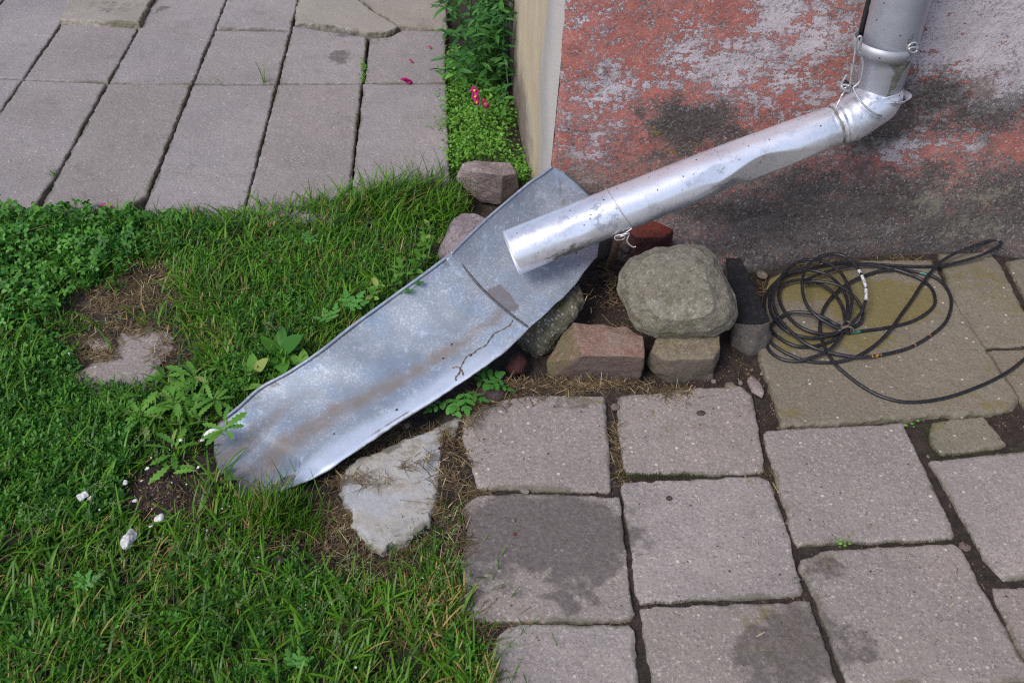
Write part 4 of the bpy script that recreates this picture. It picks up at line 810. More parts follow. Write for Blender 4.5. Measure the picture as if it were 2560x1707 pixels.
# tie wires at the elbow (zoom of the top right corner)
zw = lambda x, y: (1660 + x * .38265, y * .38265)
def wp(x, y, F): return WF(*zw(x, y), F)
wires = [
    [(1215, 575, 1.935), (1222, 500, 1.93), (1240, 400, 1.93), (1255, 300, 1.928), (1270, 245, 1.925), (1290, 250, 1.925), (1280, 330, 1.932), (1290, 370, 1.935), (1300, 440, 1.935), (1280, 530, 1.935), (1235, 575, 1.935)],
    [(1235, 575, 1.935), (1262, 630, 1.925), (1300, 680, 1.915), (1350, 725, 1.91), (1400, 752, 1.915), (1430, 745, 1.94)],
    [(1200, 575, 1.935), (1165, 620, 1.935), (1145, 660, 1.925), (1125, 700, 1.92)],
    [(1230, 600, 1.935), (1200, 560, 1.93), (1160, 560, 1.93), (1180, 590, 1.925), (1215, 590, 1.93), (1205, 560, 1.925), (1190, 575, 1.93), (1155, 575, 1.93), (1170, 530, 1.93), (1195, 490, 1.93)],
    [(1580, 340, 1.945), (1600, 300, 1.94), (1635, 280, 1.945), (1655, 300, 1.95), (1650, 335, 1.95), (1620, 345, 1.945), (1600, 320, 1.94), (1640, 310, 1.945), (1660, 320, 1.95)],
]
parts = [tube_arrays(crom([wp(*p) for p in w_], 7), .0025, 7) for w_ in wires]; V, Q, _ = join_arrays(parts)
V, Q, _ = join_arrays(parts[:4]); child('wire_tie', arr_mesh('wire_tie', V, Q), M_WIRE, DPR)
V, Q, _ = join_arrays(parts[4:]); child('wire_knot', arr_mesh('wire_knot', V, Q), M_WIRE, DPR)
# wire loop near the mouth, round the pipe and down to the stake
tm = .325; pc = pe.lerp(ps, tm) + Vector((0, 0, .004)); axp = (ps - pe).normalized(); uu = axp.cross(Vector((0, 0, 1))).normalized(); vv = uu.cross(axp).normalized()
C0v = Vector((0, 0, CAMH)); loop = []
for a in np.linspace(R(-30), R(215), 34):
    loop.append(pc + uu * (.0527 * math.cos(a)) + vv * (.0527 * math.sin(a)) + axp * (-.016 * math.sin(a) + .006))
st_top = WF(1547, 590, loop[0].y - .004)
parts = [tube_arrays(loop, .0016, 7)]
knot = [loop[0] if loop[0].y < loop[-1].y else loop[-1]]
k0 = knot[0]; parts.append(tube_arrays(crom([k0, k0.lerp(st_top, .6) + Vector((0, -.004, 0)), st_top + Vector((.002, -.008, .004)), st_top + Vector((.012, -.008, .006)), st_top + Vector((.010, -.006, -.004)), st_top + Vector((-.006, -.009, -.004)), st_top + Vector((-.008, -.006, .004)), st_top + Vector((.014, -.010, .012)), st_top + Vector((.022, -.006, .010)), st_top + Vector((.018, -.008, -.008)), st_top + Vector((.030, -.012, -.020)), st_top + Vector((.038, -.012, -.020))], 7), .0015, 7))
V, Q, _ = join_arrays(parts); child('wire_loop', arr_mesh('wire_loop', V, Q), M_WIRE, DPR)
# rusty stake
sb = G(1520, 672, -.01); sb2 = sb
stp = [sb, sb.lerp(st_top, .5) + Vector((.001, 0, 0)), st_top]
stk = Root('rusty_stake', sb); tag(stk.o, 'rusty iron stake tied with wire below the pipe mouth', 'stake')
child('shaft', tube_mesh(crom(stp, 6), np.array([.0085] * 13) if False else .0085, 12), M_RUST, stk)
child('collar', tube_mesh([st_top - Vector((0, 0, .002)), st_top + Vector((.001, 0, .003)), st_top + Vector((.001, 0, .005))], .0102, 12), M_RUST, stk)
s2 = WF(1562, 579, st_top.y + .004); child('prong', tube_mesh(crom([sb.lerp(st_top, .75), s2 - Vector((.004, 0, .02)), s2], 6), .005, 10), M_RUST, stk)

# ---------------------------------------------------------------- cable coil
zc = lambda x, y: (1660 + x * .38265, 500 + y * .38265)
CB = [(2500, 880, 5), (2352, 1040, 5), (2200, 1150, 5), (2000, 1240, 5), (1800, 1300, 5), (1600, 1320, 5), (1440, 1290, 5), (1300, 1220, 6), (1180, 1130, 8), (1110, 1060, 11), (1050, 960, 8), (1018, 850, 8), (1035, 730, 8), (1100, 630, 10), (1210, 540, 14), (1350, 480, 10), (1480, 455, 14), (1620, 465, 8), (1780, 510, 10),
      (1860, 600, 6), (1875, 700, 5), (1830, 810, 5), (1720, 900, 5), (1600, 965, 5), (1450, 1005, 8), (1280, 1025, 14), (1100, 1000, 14), (950, 950, 18), (840, 870, 22), (750, 770, 26), (712, 660, 30), (730, 560, 32), (790, 470, 34), (870, 410, 36), (960, 390, 40), (1060, 408, 46), (1145, 465, 46), (1200, 550, 44), (1228, 640, 40), (1215, 730, 32), (1180, 800, 24), (1172, 840, 20),
      (1100, 820, 24), (1000, 760, 34), (930, 680, 42), (903, 570, 50), (920, 465, 56), (980, 395, 60), (1080, 355, 62), (1180, 368, 62), (1260, 440, 58), (1310, 540, 50), (1320, 640, 42), (1290, 730, 32), (1230, 805, 22), (1185, 850, 14),
      (1100, 880, 14), (960, 900, 16), (830, 870, 18), (740, 800, 20), (690, 700, 20), (700, 590, 20), (770, 500, 22), (860, 470, 24), (960, 460, 26), (1070, 490, 28), (1150, 560, 30), (1195, 650, 28), (1195, 740, 24), (1175, 830, 16),
      (1090, 875, 10), (960, 860, 12), (850, 800, 14), (770, 700, 14), (750, 600, 14), (790, 545, 16), (900, 520, 18), (1020, 548, 20), (1110, 610, 20), (1165, 700, 18), (1180, 790, 12), (1170, 850, 6),
      (1110, 910, 5), (1000, 950, 8), (870, 955, 10), (760, 905, 10), (690, 830, 8), (658, 720, 6), (665, 620, 6), (740, 530, 8), (850, 475, 10), (1000, 435, 12), (1200, 412, 8), (1400, 422, 7), (1600, 434, 7), (1780, 432, 8), (1900, 412, 9), (2050, 370, 14), (2150, 325, 20), (2202, 285, 24), (2175, 262, 26), (2100, 275, 26), (2000, 310, 24), (1880, 360, 20),
      (1780, 430, 18), (1690, 540, 16), (1620, 650, 12), (1540, 760, 10), (1475, 850, 14), (1400, 930, 8), (1310, 995, 8), (1220, 1035, 10), (1100, 1060, 5), (950, 1055, 5), (820, 1010, 6), (720, 950, 8), (672, 890, 10), (665, 920, 5), (690, 985, 5), (760, 1035, 5), (860, 1052, 8), (960, 1030, 14), (1080, 975, 18), (1150, 900, 16), (1175, 860, 12),
      (1215, 868, 6), (1300, 855, 5), (1450, 835, 5), (1600, 800, 5), (1700, 750, 5), (1768, 680, 5), (1755, 590, 6), (1690, 525, 8), (1580, 475, 14), (1450, 440, 14), (1300, 425, 16), (1150, 445, 18), (1000, 490, 24), (900, 540, 26), (980, 530, 30), (1120, 550, 34), (1220, 610, 34), (1290, 700, 24), (1290, 790, 12), (1215, 835, 8),
      (1130, 815, 24), (1050, 770, 26), (950, 738, 24), (830, 735, 16), (760, 765, 10), (700, 820, 14), (700, 870, 14)]
cp = crom([G(*zc(x, y), z=.006 + .001 * h) for x, y, h in CB], 8)
V, Q = tube_arrays(cp, .0039, 10); Q = np.concatenate([Q, np.array(cap_quads(10, len(cp)))])
def cab(px, py, r, zlo=0):
    d = np.full(len(V), 9.)
    for (x, y) in px if isinstance(px, list) else [(px, py)]:
        c_ = G(*zc(x, y), z=.02); d = np.minimum(d, np.hypot(V[:, 0] - c_.x, V[:, 1] - c_.y))
    return (1 - sstep(r * .7, r, d)) * (V[:, 2] > zlo)
def cabp(lst, h, r):
    d = np.full(len(V), 9.)
    for (x, y) in lst:
        c_ = G(*zc(x, y), z=.006 + .001 * h); d = np.minimum(d, np.sqrt(((V - np.array(c_)) ** 2).sum(1)))
    return 1 - sstep(r * .8, r, d)
white = cabp([(1280, 480), (1297, 515), (1308, 550), (1316, 590), (1320, 625)], 50, .012); white = np.maximum(white, .0 * white)
yellow = np.maximum(cabp([(1240 + 30 * i, 1018 + i * .5) for i in range(7)], 12, .007), cabp([(930, 940), (960, 955), (1640, 940), (1740, 885)], 10, .007))
teal = cabp([(1240, 866), (1262, 862), (1370, 472), (1690, 482)], 6, .010)
CR = Root('cable', G(*zc(1100, 750))); tag(CR.o, 'black rubber cable tied in a loose coil on the mossy slab', 'cable')
child('strand', arr_mesh('strand', V, Q, dict(white=white, yellow=yellow, teal=teal)), M_CABLE, CR)
kc = G(*zc(1180, 845), z=.016); parts = []
for i in range(9):
    a = i * .7; loop = [kc + Vector((.016 * math.cos(a + t) * (1 + .2 * math.sin(i)), .008 * math.sin(i * 2.1) + .013 * math.sin(t) * math.cos(i), .014 * math.sin(a + t) + .002)) for t in np.linspace(0, 5, 22)]
    parts.append(tube_arrays(loop, .0015, 6))
V, Q, _ = join_arrays(parts); child('tie', arr_mesh('tie', V, Q), M_TWIG, CR)

# ---------------------------------------------------------------- foliage builders
def blades(P, length, width, az, lean, curl, rnd, seg=4):
    """grass blades: P (n,3) roots; returns verts, tris, rnd"""
    n = len(P); t = np.linspace(0, 1, seg + 1)
    d = np.stack([np.cos(az), np.sin(az)], 1); s = np.stack([-np.sin(az), np.cos(az)], 1)
    ang = lean[:, None] + curl[:, None] * t[None]                      # angle from vertical
    step = length[:, None] / seg
    hx = np.concatenate([np.zeros((n, 1)), np.cumsum(np.sin(ang[:, 1:]) * step, 1)], 1); hz = np.concatenate([np.zeros((n, 1)), np.cumsum(np.cos(ang[:, 1:]) * step, 1)], 1)
    C = P[:, None, :] + np.concatenate([hx[..., None] * d[:, None], hz[..., None]], -1)
    wd = width[:, None] * np.array([.75, 1, .9, .65, .0][:seg + 1] if seg == 4 else np.linspace(1, 0, seg + 1))[None] * .5
    off = np.concatenate([wd[..., None] * s[:, None], np.zeros((n, seg + 1, 1))], -1)
    V = np.stack([C - off, C + off], 2)[:, :, :, :].reshape(n, (seg + 1) * 2, 3)
    T = []
    for i in range(seg): a = 2 * i; T += [(a, a + 1, a + 3), (a, a + 3, a + 2)]
    T = np.array(T[:-1]) if False else np.array(T); k = (seg + 1) * 2
    F = (T[None] + (np.arange(n) * k)[:, None, None]).reshape(-1, 3)
    return V.reshape(-1, 3), F, np.repeat(rnd, k)
def leaf_tpl(L=1., W=.5, n=5, prof=None, fold=.12, droop=.2, teeth=0):
    """flat leaf template along +x, three verts across"""
    V = []; T = []
    for i in range(n + 1):
        t = i / n; w_ = (prof(t) if prof else math.sin(math.pi * min(1, t * .97 + .03)) ** .8) * W / 2
        x = t * L; z = -droop * t * t * L
        if teeth and i % 2: w_ *= (1 - teeth); x += .02 * L
        V += [(x, -w_, z + fold * w_), (x, 0, z), (x, w_, z + fold * w_)]
    for i in range(n):
        a = 3 * i; T += [(a, a + 3, a + 4), (a, a + 4, a + 1), (a + 1, a + 4, a + 5), (a + 1, a + 5, a + 2)]
    return np.array(V, float), np.array(T)
def rotm(az, tilt, roll):
    """az about z, tilt lifts the +x axis up, roll about own axis; arrays -> (n,3,3)"""
    ca, sa, ct, st, cr, sr = np.cos(az), np.sin(az), np.cos(tilt), np.sin(tilt), np.cos(roll), np.sin(roll); z = np.zeros_like(az); o = z + 1
    Rz = np.stack([ca, -sa, z, sa, ca, z, z, z, o], -1).reshape(-1, 3, 3); Ry = np.stack([ct, z, -st, z, o, z, st, z, ct], -1).reshape(-1, 3, 3); Rx = np.stack([o, z, z, z, cr, -sr, z, sr, cr], -1).reshape(-1, 3, 3)
    return Rz @ Ry @ Rx
def inst(tpl, P, Rm, sc, rnd):
    V, T = tpl; n = len(P); W_ = np.einsum('nij,vj->nvi', Rm, V) * sc[:, None, None] + P[:, None]
    return W_.reshape(-1, 3), (T[None] + (np.arange(n) * len(V))[:, None, None]).reshape(-1, 3), np.repeat(rnd, len(V))
def tri_tube(path, r, seg=5):
    V, q = tube_arrays(path, r, seg); return V, np.concatenate([q[:, :3], q[:, [0, 2, 3]]])
def mesh_parts(name, parts):
    V, F, A = join_arrays(parts); return arr_mesh(name, V, F, dict(rnd=A))
def region(poly, n, seed, z=None):
    """uniform points inside a picture polygon on the ground"""
    rs = np.random.default_rng(seed); W_ = [G(*p) for p in poly]; xs = [p.x for p in W_]; ys = [p.y for p in W_]; out = []; tot = 0
    while tot < n:
        c = np.stack([rs.uniform(min(xs), max(xs), n * 2), rs.uniform(min(ys), max(ys), n * 2)], 1); c = c[seg_dist(c, [(p.x, p.y) for p in W_]) < 0]; out.append(c); tot += len(c)
    c = np.concatenate(out)[:n]; Pp = P3(c[:, 0], c[:, 1]); Pp[:, 2] = ground_z(Pp); return Pp

# ---------------------------------------------------------------- lawn
VIS = [(-60, 400), (1260, 400), (1260, 1800), (-60, 1800)]
rs = np.random.default_rng(3)
def lawn_points(n, seed):
    rs = np.random.default_rng(seed); c0 = np.stack([rs.uniform(-1.45, .12, n), rs.uniform(.72, 2.45, n)], 1)
    sd = seg_dist(c0, LAWN); Q = P3(c0[:, 0], c0[:, 1]); jit = .02 * vn(Q, 25, 4)
    keep = (sd + jit < -.002); c0 = c0[keep]; Q = Q[keep]
    b = blobs(Q, BARE); thin = .75 * (fbm(Q, 9, 3, 61) > .30)
    k2 = rs.random(len(Q)) > np.clip(b * 1.15 + .25 * b * vn(Q, 30, 3) + thin * .6, 0, .985)
    Q = Q[k2]; 
    # only what the place's lawn strip needs
    px = CX + FPX * 0; Y = None
    return Q
Q = lawn_points(100000, 5); Q[:, 2] = ground_z(Q) - .002; n = len(Q)
cl = G(130, 690); clov = np.exp(-(((Q[:, 0] - cl.x) / .20) ** 2 + ((Q[:, 1] - cl.y) / .20) ** 2))
patch = fbm(Q, 5, 3, 70); tall = np.zeros(n)
for (px, py, r_, h) in [(1000, 520, .16, .9), (1110, 500, .08, 1.2), (880, 540, .12, .6), (470, 740, .10, .5), (690, 1300, .06, .5), (1080, 1420, .10, .1), (500, 1500, .4, .25), (330, 530, .1, .2)]:
    c = G(px, py); tall = np.maximum(tall, h * np.exp(-(((Q[:, 0] - c.x) / r_) ** 2 + ((Q[:, 1] - c.y) / (r_ * .8)) ** 2)))
ln = rs.gamma(5, .0058, n).clip(.010, .075) * (1 + .25 * patch) * (1 + tall) * (1 - .55 * clov) * (1 - .35 * np.clip(blobs(Q, BARE), 0, 1))
dq = G(1060, 1470); dry = np.exp(-(((Q[:, 0] - dq.x) / .12) ** 2 + ((Q[:, 1] - dq.y) / .12) ** 2)) + .5 * sstep(.1, .6, fbm(Q, 4, 3, 66)); flow = 2.2 * fbm(Q, 3.2, 2, 90) + 1.2; az_ = flow + rs.normal(0, 1.0, n)
V, F, A = blades(Q, ln, rs.uniform(.0012, .0033, n) * (1 + .2 * tall), az_, rs.uniform(.15, .85, n), rs.uniform(.1, 1.3, n), np.clip(rs.random(n) * .9 + .08 * patch + (rs.random(n) > .90 - .08 * patch - .30 * dry) * .6, 0, 1))
lawn_parts = [(V, F, A)]
# broad arching blades among the fine ones
k_ = rs.choice(n, 3000, replace=False)
lawn_parts.append(blades(Q[k_], rs.uniform(.05, .10, len(k_)) * (1 + .5 * tall[k_]), rs.uniform(.0034, .0052, len(k_)), az_[k_] + 1, rs.uniform(.2, .6, len(k_)), rs.uniform(.8, 1.6, len(k_)), rs.uniform(.2, .88, len(k_))))
# stray tufts beyond the lawn edge
def tuft(px, py, nb, L, spread, seed, lean=(.05, .7), rr=(.2, .85), z=None):
    r0 = np.random.default_rng(seed); c = G(px, py); Pp = np.stack([c.x + r0.normal(0, spread, nb), c.y + r0.normal(0, spread, nb), np.zeros(nb)], 1); Pp[:, 2] = ground_z(Pp) if z is None else z
    return blades(Pp, r0.uniform(.5, 1, nb) * L, r0.uniform(.0012, .0026, nb), r0.uniform(0, 6.28, nb), r0.uniform(*lean, nb), r0.uniform(.1, .9, nb), r0.uniform(*rr, nb))
for i, a in enumerate([(980, 480, 60, .13, .04), (1050, 470, 70, .12, .04), (900, 500, 40, .11, .03), (1125, 520, 60, .09, .025), (690, 1290, 220, .085, .033), (650, 1280, 90, .08, .025), (740, 1310, 120, .06, .03), (1080, 1345, 80, .04, .03), (1110, 1470, 50, .05, .04), (1180, 1570, 60, .04, .04), (1190, 1680, 90, .05, .05), (860, 1475, 60, .04, .05),
                       (1030, 1400, 90, .05, .05), (1100, 1660, 60, .04, .03), (970, 1600, 60, .05, .05), (1335, 455, 14, .05, .01), (1300, 490, 16, .05, .012)]): lawn_parts.append(tuft(*a, seed=100 + i))
lawn_parts.append(tuft(700, 1272, 90, .10, .028, 880, (.0, .5), (.2, .85))); lawn_parts.append(tuft(685, 1275, 34, .105, .022, 881, (.0, .55), (.91, 1.))); lawn_parts.append(tuft(640, 1300, 30, .07, .03, 882, (.2, .8), (.91, 1.)))
for i, (px, py) in enumerate([(560, 1262), (600, 1275), (745, 1262), (770, 1300), (520, 1230)]): lawn_parts.append(tuft(px, py, 36, .05, .018, 890 + i))
lawn_parts = [p for p in lawn_parts]
top('grass', mesh_parts('grass', lawn_parts), M_GRASS, 'damp green lawn grass on the left around the metal chute', 'grass', kind='stuff')
# joint weeds as small things of their own
top('grass_tuft', mesh_parts('grass_tuft', [tuft(668, 208, 12, .095, .012, 300, (.0, .5), z=-.005)]), M_GRASS, 'thin tuft of grass blades in the joint of the far slabs', 'grass tuft')
top('grass_tuft', mesh_parts('grass_tuft', [tuft(137, 440, 16, .035, .008, 301, (.0, .6), z=-.004)]), M_GRASS, 'small grass tuft in the joint at the far left', 'grass tuft')

# seed heads (meadow grass panicles) over the lawn
parts = []; r0 = np.random.default_rng(12); sp = leaf_tpl(1, .45, 3, None, .2, .0)
spots_ = [(380, 1440), (420, 1500), (300, 1400), (270, 1500), (350, 1560), (460, 1600), (560, 1430), (620, 1480), (700, 1520), (150, 1380), (240, 1320), (310, 1600), (760, 1470), (830, 1440), (900, 1560), (940, 1500), (1040, 1540), (1000, 1440), (1100, 1490), (880, 1400), (640, 860), (700, 900), (760, 830), (1090, 1380), (1150, 1500), (340, 1170), (300, 1240), (1060, 1400), (1200, 1640), (560, 1560), (200, 1450), (100, 1300), (480, 1400), (520, 1340), (780, 1560), (860, 1620)]
for (px, py) in spots_:
    for _ in range(2):
        c = G(px + r0.normal(0, 25), py + r0.normal(0, 20)); b0 = Vector((c.x, c.y, float(ground_z(np.array([[c.x, c.y, 0]]))[0]))); a = r0.uniform(0, 6.28); L = r0.uniform(.06, .10)
        pth = crom([b0, b0 + Vector((math.cos(a) * L * .2, math.sin(a) * L * .2, L * .6)), b0 + Vector((math.cos(a) * L * .6, math.sin(a) * L * .6, L * .85))], 5)
        v_, t_ = tri_tube(pth, .0005, 4); parts.append((v_, t_, np.full(len(v_), .6)))
        m_ = 34; tt = r0.uniform(.45, 1, m_); Pp = np.array([tuple(pth[int(t * (len(pth) - 1))]) for t in tt]) + r0.normal(0, .0045, (m_, 3)) * (1.3 - tt)[:, None]
        parts.append(inst(sp, Pp, rotm(r0.uniform(0, 6.28, m_), r0.uniform(-.3, 1.2, m_), r0.uniform(0, 3, m_)), r0.uniform(.0025, .0045, m_), r0.uniform(.3, .9, m_)))
M_SEED = leaf_mat('seed_head', (.16, .26, .08), (.30, .38, .16))
top('grass_seed_heads', mesh_parts('grass_seed_heads', parts), M_SEED, 'pale seed heads standing in the lawn grass', 'seed heads', kind='stuff')

# ---------------------------------------------------------------- dry grass litter
parts = []; r0 = np.random.default_rng(40)
def litter(px, py, rx, ry, nb, L=(.01, .045), z=.0, seed=0, rr=(0, 1), lift=.004):
    r0 = np.random.default_rng(seed + 900); c = G(px, py); a = r0.uniform(0, 6.28, nb); q = r0.random(nb) ** .6
    nb = int(nb * .6); a = a[:nb]; q = q[:nb]; Pp = np.stack([c.x + rx * q * np.cos(a), c.y + ry * q * np.sin(a), np.zeros(nb)], 1); Pp[:, 2] = ground_z(Pp) + r0.uniform(.001, .001 + lift, nb) + z
    keep = fbm(Pp, 28, 3, 44) > -.45; Pp = Pp[keep]; nb = len(Pp)
    return blades(Pp, r0.uniform(*L, nb), r0.uniform(.0007, .0019, nb), r0.uniform(0, 6.28, nb), r0.uniform(1.3, 1.6, nb), r0.uniform(-.2, .35, nb), r0.uniform(*rr, nb))
LT = [(330, 750, .13, .07, 1500), (390, 700, .06, .08, 600), (180, 870, .05, .06, 300), (240, 870, .06, .05, 420), (265, 890, .035, .02, 420, (.008, .025), .008), (300, 1000, .14, .03, 450), (430, 880, .03, .06, 160), (330, 815, .12, .02, 300), (190, 960, .04, .05, 220),
      (860, 1350, .16, .10, 1500), (800, 1280, .07, .05, 500), (1100, 1180, .05, .14, 900), (1000, 1080, .14, .05, 900), (920, 1140, .10, .03, 420, (.01, .04), .004), (1150, 1300, .03, .12, 420), (1130, 1450, .05, .10, 420), (1190, 1580, .06, .05, 420),
      (1330, 975, .15, .030, 520), (1480, 978, .12, .018, 330), (1620, 975, .10, .014, 230), (860, 1180, .05, .02, 200, (.01, .035), .006), (1000, 1345, .06, .02, 220, (.01, .035), .003), (1095, 1230, .015, .08, 220, (.01, .03), .006), (880, 1290, .03, .06, 220, (.01, .03), .004), (210, 945, .03, .02, 160, (.01, .03), .006), (400, 880, .02, .06, 200, (.01, .03), .006), (300, 975, .07, .015, 240, (.01, .03), .006), (330, 830, .08, .015, 240, (.01, .03), .006), (1700, 990, .05, .018, 220, (.01, .035), .006), (1250, 1010, .10, .05, 600), (1440, 960, .15, .02, 300), (1550, 790, .04, .08, 260, (.01, .04), .01), (1530, 700, .02, .06, 160, (.01, .05), .02),
      (1480, 835, .07, .04, 60, (.01, .035), .104), (1542, 1130, .008, .10, 220), (1180, 1120, .02, .06, 200, (.01, .03), .004), (1260, 1560, .05, .012, 120), (1200, 1228, .04, .01, 120), (1200, 1030, .04, .02, 200, (.01, .035), .03), (1175, 1070, .015, .03, 120, (.01, .03), .03), (900, 1200, .06, .02, 200, (.01, .04), .02), (1060, 1160, .05, .03, 150, (.01, .03), .02), (760, 1220, .05, .02, 120), (650, 1320, .07, .05, 160),
      (2050, 655, .12, .012, 160), (2250, 645, .08, .01, 120), (1910, 720, .03, .04, 90), (1850, 920, .04, .03, 70), (560, 640, .5, .12, 900, (.015, .05), .012), (600, 800, .35, .12, 700, (.015, .05), .012), (400, 1480, .45, .2, 1200, (.015, .05), .008), (900, 1520, .2, .1, 500, (.015, .05), .01), (1900, 1290, .01, .08, 60), (1930, 1200, .012, .03, 90), (1000, 1560, .2, .1, 260, (.015, .05), .006), (300, 1560, .4, .15, 260, (.02, .05), .004), (420, 1250, .08, .05, 200, (.006, .02)), (1340, 1160, .16, .07, 14, (.01, .03), .027), (1700, 1400, .3, .2, 22, (.005, .03), .026), (1350, 1400, .15, .12, 16, (.005, .035), .026), (2200, 1500, .2, .15, 14, (.01, .03), .026)]
for i, a in enumerate(LT): parts.append(litter(*a[:5], *(a[5:] if len(a) > 5 else ()), seed=i))
# a few long straws
for (x0, y0, x1, y1, z) in [(1000, 1250, 1125, 1275, .012), (735, 1322, 800, 1358, .004), (1115, 1130, 1175, 1160, .014), (30, 590, 160, 555, .045), (460, 1150, 552, 1255, .03), (1210, 1640, 1245, 1707, .02), (265, 700, 300, 765, .03), (330, 690, 375, 755, .03), (1340, 1005, 1400, 975, .01), (1450, 990, 1490, 1015, .01), (640, 1215, 610, 1320, .05), (690, 1210, 650, 1290, .05)]:
    p0, p1 = G(x0, y0, z), G(x1, y1, z * .7); v_, t_ = tri_tube(crom([p0, p0.lerp(p1, .5) + Vector((.002, .003, .003)), p1], 4), .0009, 4); parts.append((v_, t_, np.full(len(v_), .75)))
top('dry_grass', mesh_parts('dry_grass', parts), M_STRAW, 'dry straw and grass clippings matted over the bare earth', 'dry grass', kind='stuff')
# soil crumbs, denser round the stake, joints and the outlet of the chute
parts = []; ico = bmesh.new(); bmesh.ops.create_icosphere(ico, subdivisions=1, radius=1); iv = np.array([v.co[:] for v in ico.verts]); it = np.array([[v.index for v in f.verts] for f in ico.faces]); ico.free()
def crumbs(px, py, rx, ry, nb, s, seed):
    r0 = np.random.default_rng(seed); c = G(px, py); a = r0.uniform(0, 6.28, nb); q = r0.random(nb) ** .55
    Pp = np.stack([c.x + rx * q * np.cos(a), c.y + ry * q * np.sin(a), np.zeros(nb)], 1); Pp[:, 2] = ground_z(Pp)
    return inst((iv, it), Pp, rotm(r0.uniform(0, 6, nb), r0.uniform(0, 6, nb), r0.uniform(0, 6, nb)) @ np.diag([1, .8, .6])[None], r0.gamma(2.2, s / 2.2, nb).clip(.0005, s * 3.5), r0.random(nb))
for i, a in enumerate([(420, 1245, .11, .08, 2400, .0019), (1540, 760, .10, .14, 1800, .002), (1760, 900, .10, .08, 1500, .0018), (1900, 1000, .03, .12, 900, .0016), (1540, 1120, .015, .12, 500, .0014), (870, 1360, .15, .09, 1500, .0018), (860, 1290, .05, .08, 700, .002), (1060, 1300, .04, .1, 500, .0016), (1060, 1110, .06, .04, 500, .002), (560, 1215, .06, .035, 1500, .0022), (620, 1265, .05, .015, 500, .002), (1280, 960, .10, .05, 900, .002), (1480, 968, .2, .02, 1600, .0022), (1700, 968, .1, .015, 600, .002), (860, 1180, .06, .02, 400, .0018), (300, 985, .09, .02, 500, .0018), (410, 870, .02, .07, 400, .0016), (2300, 1250, .03, .2, 900, .0014), (2440, 1500, .04, .2, 900, .0014), (2500, 1060, .08, .05, 700, .0016),
                       (1960, 1350, .03, .2, 900, .0014), (1250, 520, .1, .3, 900, .002), (1200, 1600, .06, .06, 500, .0016), (1330, 1237, .2, .02, 500, .0014), (1350, 1555, .22, .02, 400, .0014), (1750, 1195, .2, .02, 500, .0014), (1800, 1505, .25, .02, 500, .0014), (2200, 1355, .2, .02, 400, .0014), (300, 780, .12, .08, 700, .0016)]):
    parts.append(crumbs(*a, seed=500 + i))
for k_ in range(2, 7):
    for q_ in range(9):
        y_ = 20 + q_ * 58; parts.append(crumbs(colx(k_, y_), y_, .006, .05, 60, .0016, 800 + k_ * 10 + q_))
r2_ = np.random.default_rng(9)
for q_ in range(60):
    x_, y_ = r2_.uniform(1180, 2500), r2_.uniform(980, 1680); v_, t_, a_ = crumbs(x_, y_, .05, .05, 7, .0009, 950 + q_); v_[:, 2] = .0045 + (v_[:, 2] - v_[:, 2].min()) * .2; parts.append((v_, t_, np.clip(a_ + .2, 0, 1)))
M_CRUMB = leaf_mat('earth_crumb', (.030, .020, .016), (.075, .05, .038), (.22, .13, .08), .85, 0)
top('soil_crumbs', mesh_parts('soil_crumbs', parts), M_CRUMB, 'dark crumbly earth in the joints and bare spots', 'soil', kind='stuff')

# ---------------------------------------------------------------- clover, knotweed, chickweed
lob = leaf_tpl(1, .85, 4, lambda t: math.sin(math.pi * (t * .86 + .07)) ** .75 * (.65 + .45 * t), .25, .1)
def trefoil():
    V = []; T = []; n = 0
    for a in (0, 2.09, 4.19):
        v = lob[0].copy(); c, s = math.cos(a), math.sin(a); v = np.stack([v[:, 0] * c - v[:, 1] * s, v[:, 0] * s + v[:, 1] * c, v[:, 2]], 1); V.append(v); T.append(lob[1] + n); n += len(v)
    return np.concatenate(V), np.concatenate(T)
def carpet(poly, n, seed, tpl, size, hgt, tilt=.5, mixh=1, stem=True, rr=(0, 1), dens=None):
    Pp = region(poly, n, seed); r0 = np.random.default_rng(seed)
    if dens is not None: Pp = Pp[r0.random(len(Pp)) < dens(Pp)]; n = len(Pp)
    base = Pp.copy(); h = r0.uniform(hgt[0], hgt[1], n) * (1 + .35 * fbm(Pp, 14, 2, seed)); Pp[:, 2] += h; off = r0.normal(0, .3, (n, 2)) * h[:, None]; Pp[:, :2] += off
    out = [inst(tpl, Pp, rotm(r0.uniform(0, 6.28, n), r0.normal(0, tilt, n), r0.normal(0, tilt, n)), r0.uniform(*size, n), r0.uniform(*rr, n))]
    if stem:
        L = np.linalg.norm(Pp - base, axis=1); out.append(blades(base, L, np.full(n, .0012), np.arctan2(off[:, 1], off[:, 0]), np.arctan2(np.hypot(off[:, 0], off[:, 1]), h), np.zeros(n), r0.uniform(.4, .9, n), 2))
    return out
parts = carpet([(-60, 545), (100, 520), (270, 540), (360, 560), (360, 640), (260, 700), (170, 760), (120, 850), (60, 830), (-60, 860)], 1700, 61, trefoil(), (.007, .0145), (.014, .05), .6)
parts += carpet([(270, 540), (480, 540), (430, 640), (300, 700)], 260, 62, trefoil(), (.005, .009), (.015, .035)) + carpet([(-60, 830), (160, 830), (200, 1060), (-60, 1100)], 260, 63, trefoil(), (.005, .009), (.012, .03))
top('clover', mesh_parts('clover', parts), M_CLOVER, 'clover carpet in the upper left of the lawn', 'clover', kind='stuff')
